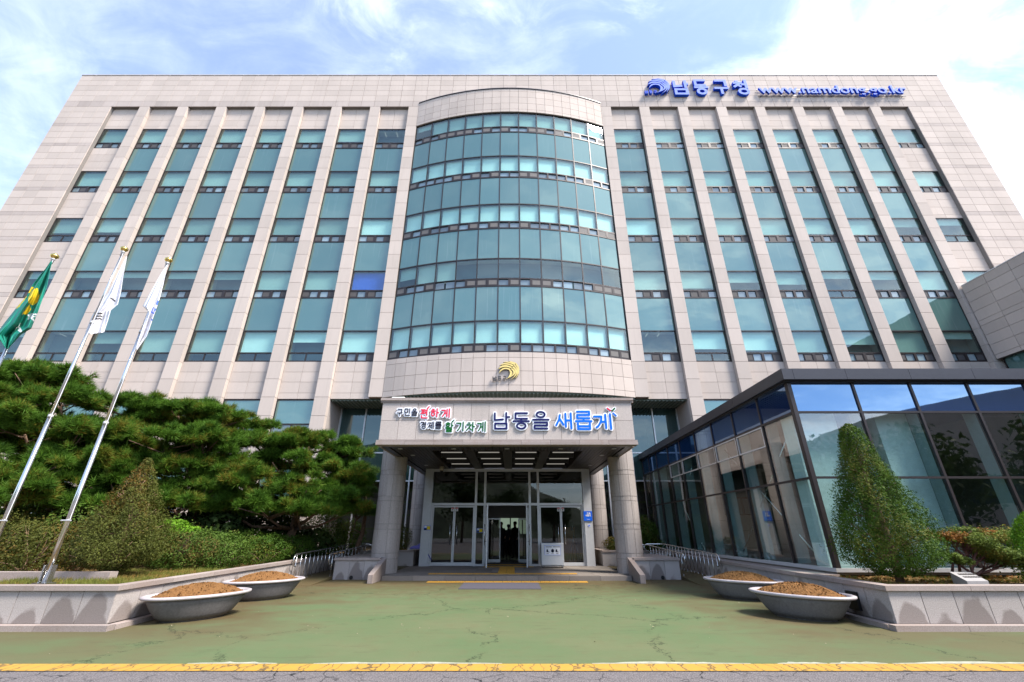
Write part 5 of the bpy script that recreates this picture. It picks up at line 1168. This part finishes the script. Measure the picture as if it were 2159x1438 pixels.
hedge('dark leaf mass added to fill in the shade beneath the pines', [((-10.2, 15.5, 1.3), (1.3, .8, .9)), ((-12.4, 15.2, 1.5), (1.5, .9, 1.2)), ((-14.8, 15.0, 1.6), (1.6, .9, 1.3)), ((-9.2, 17.6, 1.3), (1.2, .8, .9)), ((-10.9, 17.4, 1.5), (1.2, .8, 1.1)), ((-7.8, 18.3, 1.0), (.9, .7, .6))], M['far'], 1300, .15, 'bush', 'shrub', 8)  # added dark foliage standing in for the deep shade under the pines
hedge('pale green leafy sprig on top of the low hedge', [((-9.35, 12.9, 1.65), (.42, .3, .14)), ((-8.75, 12.6, 1.52), (.4, .25, .10))], M['bright'], 2600, .07, 'bush', 'shrub', 6)
hedge('round dark green ball bush beside the right front column', [((XC + 6.1, 21.3, 1.42), (.62, .62, .66))], M['bright'] if False else M['hedge'], 5200, .06, 'ball_bush', 'shrub', 6)
hedge('long low clipped hedge under the pavilion glass behind the right rail', [((XC + 6.55, 22.4, .92), (.7, 1.1, .3)), ((XC + 5.3, 22.6, .9), (.6, .9, .3))], M['yew'], 2600, .05, 'hedge', 'hedge', 4)
hedge('small yellowish bush between the right columns', [((XC + 4.75, 21.3, .95), (.5, .5, .32))], M['dryyew'], 3200, .05, 'bush', 'shrub', 4)
hedge('dim bush between the left columns', [((XC - 4.95, 21.6, 1.2), (.55, .6, .55))], M['dryyew'], 3000, .05, 'bush', 'shrub', 4)
def topiary():
    t = thing('trained_juniper', (8.9, 9.35, .58), 'trained juniper with flat slanting pads on twisted bare stems beside the yew cone', 'shrub'); b = MB(); V = []; U = []
    J = lambda px_, py_, Y=9.3: at(px_, py_, Y)
    root = J(2052, 1213); 
    stems = [[(2052, 1213), (2048, 1195), (2038, 1170), (2030, 1150), (2022, 1138)], [(2052, 1213), (2044, 1186), (2020, 1162), (2008, 1146), (1998, 1138)], [(2050, 1200), (2052, 1178), (2062, 1160), (2078, 1152)], [(2058, 1213), (2075, 1200), (2100, 1190), (2125, 1186)], [(2048, 1208), (2030, 1196), (2012, 1184), (2000, 1178)], [(2062, 1212), (2090, 1202), (2112, 1192), (2136, 1188)], [(2044, 1186), (2036, 1160), (2040, 1146)], [(2008, 1205), (2009, 1190), (2004, 1182)], [(2038, 1170), (2050, 1158), (2054, 1148)], [(1992, 1182), (1997, 1165), (1998, 1150), (1990, 1138)], [(2024, 1205), (2022, 1190), (2024, 1178)], [(2034, 1172), (2014, 1156), (2006, 1144)], [(2048, 1196), (2068, 1180), (2088, 1172)]]
    for s_ in stems: b.tube([J(*p, Y=9.3 + .1 * math.sin(p[0])) for p in s_], [.026 * (1 - .6 * i / len(s_)) for i in range(len(s_))], 6)
    for s_ in stems:
        for _ in range(9):
            i = random.randrange(1, len(s_)); p = J(*s_[i]); b.tube([p, p + Vector((random.uniform(-.16, .16), random.uniform(-.2, .2), random.uniform(.03, .2)))], [.011, .004], 5)
    b.build('stem', plain('reddish_bark', (.12, .055, .045), .9), t, smooth=True)
    def pad(p0, p1, thick, wid, n, dst, Y0=9.2):
        A, B = J(*p0, Y=Y0), J(*p1, Y=Y0); s = rng.uniform(0, 1, n); P = np.array(A) + np.outer(s, np.array(B - A)); P += np.stack([rng.normal(0, .03, n), rng.uniform(-1, 1, n) * wid, rng.normal(0, 1, n) * thick * .5 + .04 * np.sin(s * 9)], 1); dst.append(leaves(P, np.tile([-.15, -.3, 1.0], (n, 1)), .05, .45, .55))
    pad((2020, 1133), (2140, 1182), .085, .42, 5200, V); pad((2048, 1150), (2138, 1194), .10, .35, 2600, V, 9.25); pad((1998, 1172), (2036, 1187), .05, .2, 1100, V, 9.15); pad((2020, 1120), (2110, 1142), .09, .35, 3200, V, 10.0); pad((2095, 1132), (2150, 1128), .13, .4, 2600, V, 10.1); pad((1966, 1131), (2020, 1133), .06, .28, 1500, U, 9.3); pad((2050, 1119), (2084, 1124), .03, .2, 350, U, 9.95)
    npmesh('foliage', np.concatenate(V), 4, M['juniper'], t); npmesh('rusty_foliage', np.concatenate(U), 4, M['rust'], t)
topiary()
def grass(x0, x1, y0, y1, n, h=.12, z=.57):
    P = np.stack([rng.uniform(x0, x1, n), rng.uniform(y0, y1, n), np.full(n, z)], 1); m_ = (np.sin(P[:, 0] * 3.1) + np.sin(P[:, 1] * 4.3 + P[:, 0]) + rng.normal(0, .8, n)) > -.4; P = P[m_]
    o = npmesh('grass', tufts(P, np.tile([0, 0, 1.0], (len(P), 1)), h, 6, .012), 3, M['grass'], None, 'stuff'); return o
grass(-9.8, -7.0, 8.75, 12.2, 3600, .11); grass(-16, -9.8, 9.9, 11.2, 2200, .13); grass(6.75, 10.5, 8.72, 10.6, 1100, .07)
lf = ball(10); n = 900; P = np.stack([rng.uniform(6.7, 10.8, n), rng.uniform(8.7, 10.6, n), np.full(n, .60)], 1); npmesh('leaf_litter', leaves(P, np.tile([0, 0, 1.0], (n, 1)), .05, .6, .5), 4, M['rust'], None, 'stuff')
# bits lying on the forecourt
n = 120; P = np.stack([rng.uniform(-6.2, 6.0, n), rng.uniform(6.8, 15.5, n), np.full(n, .012)], 1); npmesh('ground_litter', leaves(P, np.tile([0, 0, 1.0], (n, 1)), .026, .5, .3), 4, plain('pale_litter', (.30, .25, .17), .8), None, 'stuff')

# ------------------------------------------------------------------ small things about the entrance
cb = thing('umbrella_cover_cabinet', (1.64, 19.6, .14), 'grey wheeled metal cabinet with a white instruction sheet before the right door', 'cabinet')
o = MB().box(1.18, 2.10, 19.35, 19.8, .22, 1.04).build('body', M['alu'], cb); bevel(o, .03, 3)
MB().box(1.19, 2.09, 19.33, 19.82, .19, .215).build('base_tray', M['steel'], cb)
for x in (1.24, 2.04):
    for y in (19.42, 19.74): w = MB(); w.tube([(x - .015, y, .175), (x + .015, y, .175)], .033, 14); w.build('wheel', M['black'], cb, smooth=True)
nt = MB().box(1.32, 1.97, 19.343, 19.349, .60, .95).build('notice', M['paper'], cb); b = MB()
for z0, z1, x0, x1 in ((.6, .608, 1.32, 1.97), (.942, .95, 1.32, 1.97)): b.box(x0, x1, 19.339, 19.3425, z0, z1)
b.box(1.32, 1.328, 19.339, 19.3425, .608, .942); b.box(1.962, 1.97, 19.339, 19.3425, .608, .942); b.build('blue_border', M['signblue'], nt); b = MB()
for i in range(14): 
    if i not in (6,): b.box(1.37 + .042 * i, 1.37 + .042 * i + .03, 19.340, 19.3428, .885, .912)
for x in (1.40, 1.77): b.prism([(x, .80), (x + .06, .81), (x + .06, .735), (x + .12, .715), (x + .12, .70), (x + .03, .705), (x - .02, .725), (x, .735)], 19.340, 19.3428)
b.prism(el(1.645, .755, .062, .068, 18)[:-1], 19.340, 19.3428)
for x in (1.40, 1.59, 1.79): b.box(x, x + .09, 19.340, 19.3428, .645, .658)
b.build('print', M['ink'], nt)
bs = thing('blue_sign', (3.31, VY - .07, 1.9), 'square blue sign with small white writing on the right door jamb', 'sign')
MB().box(3.12, 3.49, VY - .085, VY - .06, 1.89, 2.28).build('panel', M['signblue'], bs); b = MB()
for ch, x, z in (('시', 3.19, 2.16), ('민', 3.27, 2.16), ('을', 3.35, 2.16), ('새', 3.2, 2.07), ('롭', 3.28, 2.07), ('게', 3.36, 2.07)):
    if ch in SY: strokes(b, SY[ch], .011, VY - .089, VY - .0855, (x, z, x + .065, z + .07))
b.box(3.25, 3.37, VY - .089, VY - .0855, 1.945, 1.955); b.build('lettering', M['white'], bs)
rs_ = MB().lathe([(.001, 0), (.055, 0), (.055, .006), (.001, .006)], (0, 0, 0), 24); rs_.v = [(3.33 + x, VY - .052 - z, 1.70 + y) for x, y, z in rs_.v]; o = rs_.build('round_sign', M['white'], None); tag(o, 'small round white sign with a blue ring under the blue sign', 'sign')
b = MB(); P = el(3.33, 1.70, .045, .045, 24)
for i in range(24): b.prism([P[i], P[i + 1], (3.33 + (P[i + 1][0] - 3.33) * .75, 1.70 + (P[i + 1][1] - 1.70) * .75), (3.33 + (P[i][0] - 3.33) * .75, 1.70 + (P[i][1] - 1.70) * .75)], VY - .0615 - .0001 * (i % 2), VY - .0585)
b.box(3.305, 3.355, VY - .0615, VY - .0585, 1.69, 1.71); b.build('blue_mark', M['signblue'], o)
es = thing('easel', (2.72, 20.9, .14), 'tall thin metal easel standing behind the right glass door', 'easel')
b = MB(); ap = Vector((2.72, 20.9, 1.35))
for e_ in ((2.45, 20.7, .14), (3.0, 20.7, .14), (2.72, 21.4, .14)): b.tube([ap, e_], .014, 6)
b.tube([ap, (2.68, 20.9, 1.95)], .014, 6); b.build('frame', M['steel'], es, smooth=True); MB().box(2.62, 2.74, 20.93, 20.96, 1.5, 1.9).build('clamp', M['black'], es)
o = MB().box(2.25, 2.95, 22.0, 22.3, .15, 1.65).build('orange_cabinet', M['orange']); tag(o, 'tall orange cabinet in the vestibule behind the easel', 'cabinet'); bevel(o, .015)
cc = thing('security_camera', (-3.1, 19.9, 4.0), 'beige dome security camera under the canopy above the left door', 'camera'); MB().lathe([(.09, .1), (.09, -.04), (.075, -.08)], (-3.1, 19.6, 4.0), 18).build('housing', plain('beige_plastic', (.45, .38, .28), .5), cc, smooth=True); MB().lathe([(.07, -.08), (.065, -.12), (.03, -.16), (.001, -.17)], (-3.1, 19.6, 4.0), 18).build('dome', M['lens'], cc, smooth=True)
fl = thing('floodlight', (-4.0, CF + .5, 5.6), 'small white floodlight on the left corner of the canopy roof', 'lamp'); b = MB(); b.box(-4.2, -3.75, CF + .35, CF + .6, 5.68, 5.78); o = b.build('housing', M['floodlamp'], fl); bevel(o, .02); MB().box(-4.0, -3.96, CF + .42, CF + .52, 5.56, 5.68).build('bracket', M['gun'], fl)
def tarp():
    b = MB(); nx, ny = 26, 18; vs_ = []
    for j in range(ny + 1):
        for i in range(nx + 1):
            u, v = i / nx, j / ny; x = -4.35 + .95 * u; y = 20.2 + .5 * v; z = .80 + .22 * math.sin(math.pi * u) * math.sin(math.pi * v) ** .7 + .05 * math.sin(9 * u + 5 * v) * math.sin(math.pi * v) + random.uniform(-.02, .02) - (.5 * max(0, u - .62) ** 1 * 2.2 if u > .62 else 0); vs_.append((x, y, z))
    b.add(vs_, [(j * (nx + 1) + i, j * (nx + 1) + i + 1, (j + 1) * (nx + 1) + i + 1, (j + 1) * (nx + 1) + i) for j in range(ny) for i in range(nx)]); o = b.build('tarpaulin', M['tarp'], smooth=True); tag(o, 'crumpled violet tarpaulin thrown over the planter box left of the doors', 'tarpaulin'); o.modifiers.new('thickness', 'SOLIDIFY').thickness = .01
tarp()
ps = thing('marker_stone', (8.6, 8.85, .6), 'small pale wedge shaped marker stone with engraved lines in the right planter', 'stone')
pA = [at(1996, 1212, 8.75), at(2047, 1219, 8.7)]
x0, x1 = 8.1, 8.48
o = MB().hexa([(x0, 8.72, .56), (x1, 8.72, .56), (x1, 9.0, .56), (x0, 9.0, .56), (x0, 8.72, .68), (x1, 8.72, .68), (x1, 9.0, .80), (x0, 9.0, .80)]).build('body', plain('pale_marker_granite', (.30, .285, .28), .6), ps); b = MB()
for i in range(7):
    for j in range(2):
        xx = x0 + .08 + .048 * i; t0 = .35 + .3 * j; b.hexa([(xx, 8.72 + .28 * t0, .683 + .12 * t0), (xx + .033, 8.72 + .28 * t0, .683 + .12 * t0), (xx + .033, 8.72 + .28 * (t0 + .14), .683 + .12 * (t0 + .14)), (xx, 8.72 + .28 * (t0 + .14), .683 + .12 * (t0 + .14))] + [(xx, 8.72 + .28 * t0, .686 + .12 * t0), (xx + .033, 8.72 + .28 * t0, .686 + .12 * t0), (xx + .033, 8.72 + .28 * (t0 + .14), .686 + .12 * (t0 + .14)), (xx, 8.72 + .28 * (t0 + .14), .686 + .12 * (t0 + .14))])
b.build('engraved_line', M['gun'], ps, kind='stuff')
ob_ = thing('outlet_box', (6.42, 9.3, .3), 'black outlet box on the right planter wall near the soil tub', 'box'); xw = XC + 6.57; MB().box(xw - .05, xw + .01, 9.15, 9.42, .16, .46).build('body', M['black'], ob_); MB().box(xw - .054, xw - .0505, 9.24, 9.33, .37, .41).build('label_plate', M['white'], ob_)
# people seen dimly inside the lobby
def person(x, y, z, h, label, turn, arm):
    k = h / 1.75; V = []; E = []; Rr = []
    def v(px_, py_, pz, r, par=None):
        V.append((px_ * k, py_ * k, pz * k)); Rr.append(r * k)
        if par is not None: E.append((par, len(V) - 1))
        return len(V) - 1
    pel = v(0, 0, .95, .15); wa = v(0, 0, 1.1, .14, pel); ch_ = v(0, -.01, 1.3, .165, wa); nk0 = v(0, 0, 1.45, .09, ch_); nk = v(0, 0, 1.52, .07, nk0); hd0 = v(0, -.02, 1.58, .075, nk); hd1 = v(0, -.015, 1.66, .095, hd0); v(0, -.005, 1.735, .06, hd1); v(0, -.115, 1.63, .012, hd1)
    for s_ in (-1, 1):
        hp = v(s_ * .09, 0, .88, .10, pel); kn = v(s_ * .105, -.02 * s_, .5, .065, hp); an = v(s_ * .11, .02, .1, .045, kn); v(s_ * .12, -.13, .04, .035, an); sh = v(s_ * .17, 0, 1.4, .068, ch_); eb = v(s_ * .25, .03, 1.12, .048, sh); wr = v(s_ * (.25 - arm * .1), -.1 - arm * .12, .92 + arm * .2, .033, eb); hn = v(s_ * (.24 - arm * .12), -.16 - arm * .13, .87 + arm * .22, .03, wr)
        for q_ in range(4): v(s_ * (.24 - arm * .12) + (q_ - 1.5) * .018, -.22 - arm * .13 - .01 * (q_ in (1, 2)), .83 + arm * .22, .009, hn)
        v(s_ * (.19 - arm * .12), -.19 - arm * .13, .87 + arm * .22, .01, hn)
    me = bpy.data.meshes.new('person_cage'); me.from_pydata(V, E, []); o = bpy.data.objects.new('person_cage', me); COL.objects.link(o); sk = o.modifiers.new('skin', 'SKIN'); sd = me.skin_vertices[0].data
    for i, r in enumerate(Rr): sd[i].radius = (r, r)
    sd[0].use_root = True; o.modifiers.new('smooth', 'SUBSURF').levels = 2; o.modifiers[-1].render_levels = 2
    ev = bpy.data.meshes.new_from_object(o.evaluated_get(bpy.context.evaluated_depsgraph_get())); bpy.data.objects.remove(o)
    p = thing('person', (x, y, z), label, 'person'); rot = Matrix.Translation((x, y, z)) @ Matrix.Rotation(turn, 4, 'Z'); ev.materials.clear(); ev.materials.append(M['cloth']); ev.materials.append(M['skin'])
    ev.polygons.foreach_set('material_index', [1 if (f_.center.z > 1.5 * k or (f_.center.y < -.13 * k and .7 * k < f_.center.z < 1.2 * k)) else 0 for f_ in ev.polygons]); ev.polygons.foreach_set('use_smooth', [True] * len(ev.polygons)); ev.transform(rot); ev.name = 'body'; link('body', ev, p)
    b = MB(); b.lathe([(.088, -.05), (.099, .01), (.09, .06), (.05, .095), (.001, .105)], (0, .012, 1.67), 18, 1, 1.08, cap=False); b.v = [tuple(rot @ Vector(q_) if False else rot @ (Vector(q_) * k)) for q_ in b.v]; b.build('hair', M['hair'], p, smooth=True)
person(-.58, 25.2, .14, 1.78, 'person in dark clothes standing on the left inside the open doorway', R(8), .6); person(.16, 25.0, .14, 1.80, 'person in dark clothes standing on the right inside the open doorway', R(-25), .3); person(-.2, 26.6, .14, 1.68, 'person in dark clothes standing behind the other two in the doorway', R(170), .0)

# ------------------------------------------------------------------ what the glass reflects: the other side of the road
def hill():
    b = MB(); nx, ny = 60, 16; vs_ = []
    for j in range(ny + 1):
        for i in range(nx + 1):
            x = -160 + 300 * i / nx; y = -60 - 90 * j / ny; u = max(0, 1 - ((x + 55) / 95) ** 2); z = -.5 + 34 * u ** 1.3 * math.sin(min(1, j / ny * 1.3) * math.pi / 2) + random.uniform(-1, 1) * (1 if u > 0 else 0); vs_.append((x, y, z if j else -.5))
    b.add(vs_, [(j * (nx + 1) + i + 1, j * (nx + 1) + i, (j + 1) * (nx + 1) + i, (j + 1) * (nx + 1) + i + 1) for j in range(ny) for i in range(nx)]); b.build('wooded_hill', plain('wooded_hill_green', (.014, .024, .008), .9, 0, .5, .4), kind='structure')
hill()
def roadside(x, y, h, r, label):
    t = thing('roadside_tree', (x, y, 0), label, 'tree', 'trees across the road behind the camera'); MB().tube([(x, y, 0), (x + .1, y, h * .4), (x, y + .1, h * .8)], [.2, .15, .05], 8).build('trunk', M['bark'], t, smooth=True); V = []
    for _ in range(9):
        c_ = np.array([x + random.uniform(-.5, .5) * r, y + random.uniform(-.5, .5) * r, h * random.uniform(.45, .9)]); q = ball(420); V.append(leaves(c_ + q * rng.uniform(.5, 1, (420, 1)) * r * .6, q, .36, .6, .8))
    npmesh('crown', np.concatenate(V), 4, M['far'], t)
for i, (x, y, h, r, l_) in enumerate([(-22, -24, 10, 4, 'tall dark roadside tree at the far left end of the row behind the camera'), (-14, -26, 11, 4.5, 'tallest dark roadside tree in the row behind the camera'), (-7, -25, 9, 4, 'dark roadside tree left of centre behind the camera'), (-1, -27, 7, 3.2, 'medium dark roadside tree near the centre behind the camera'), (6, -27, 5, 2.6, 'low dark roadside tree right of centre behind the camera'), (13, -22, 7.5, 3.6, 'bushy dark roadside tree reflected in the pavilion glass'), (19, -18, 8, 3.8, 'dark roadside tree nearest the low stone building'), (18.5, -7, 6.2, 3.2, 'dark tree on the near verge reflected in the third pavilion bay'), (22.5, -3, 6.5, 3.4, 'dark tree on the near verge before the low stone building'), (25.0, 2.5, 6.2, 3.0, 'dark tree on the near verge beside the stone wing')]): roadside(x, y, h, r, l_)
lb = thing('low_stone_building', (34, -14, 0), 'low curved stone building across the road, reflected in the pavilion glass', 'building'); b = MB()
for i in range(14):
    t0, t1 = R(150 - 8 * i), R(150 - 8 * (i + 1)); b.ring((46, -14), -t0 , -t1, 16, 18, 0, 9.6 + .0 * i)
b.build('wall', M['stone'], lb); b = MB()
for i in range(14):
    t0, t1 = R(150 - 8 * i), R(150 - 8 * (i + 1)); b.ring((46, -14), -t0, -t1, 18.01, 18.06, 3, 4.6)
b.build('window_band', M['hallglass'], lb)
lp = thing('street_lamp', (12.5, -9, 0), 'twin armed street lamp across the road, reflected in the blue glass', 'street lamp'); MB().tube([(14.5, -9, 0), (14.5, -9, 8.2)], [.1, .06], 12).build('pole', M['gun'], lp, smooth=True)
for s_, dz in ((-1, .1), (1, .55)):
    MB().tube([(14.5, -9, 8.1), (14.5 + s_ * .5, -9, 8.3 + dz), (14.5 + s_ * 1.3, -9.2, 8.4 + dz)], .04, 8).build('arm', M['gun'], lp, smooth=True); MB().lathe([(.02, -.08), (.3, -.05), (.34, 0), (.2, .08), (.02, .1)], (14.5 + s_ * 1.6, -9.2, 8.42 + dz), 16, 1, .6).build('lamp_head', M['gun'], lp, smooth=True)
print('objects', len(bpy.data.objects), 'tris', sum(sum(len(p.vertices) - 2 for p in me.polygons) * 1 for me in bpy.data.meshes if len(me.polygons) < 5000))
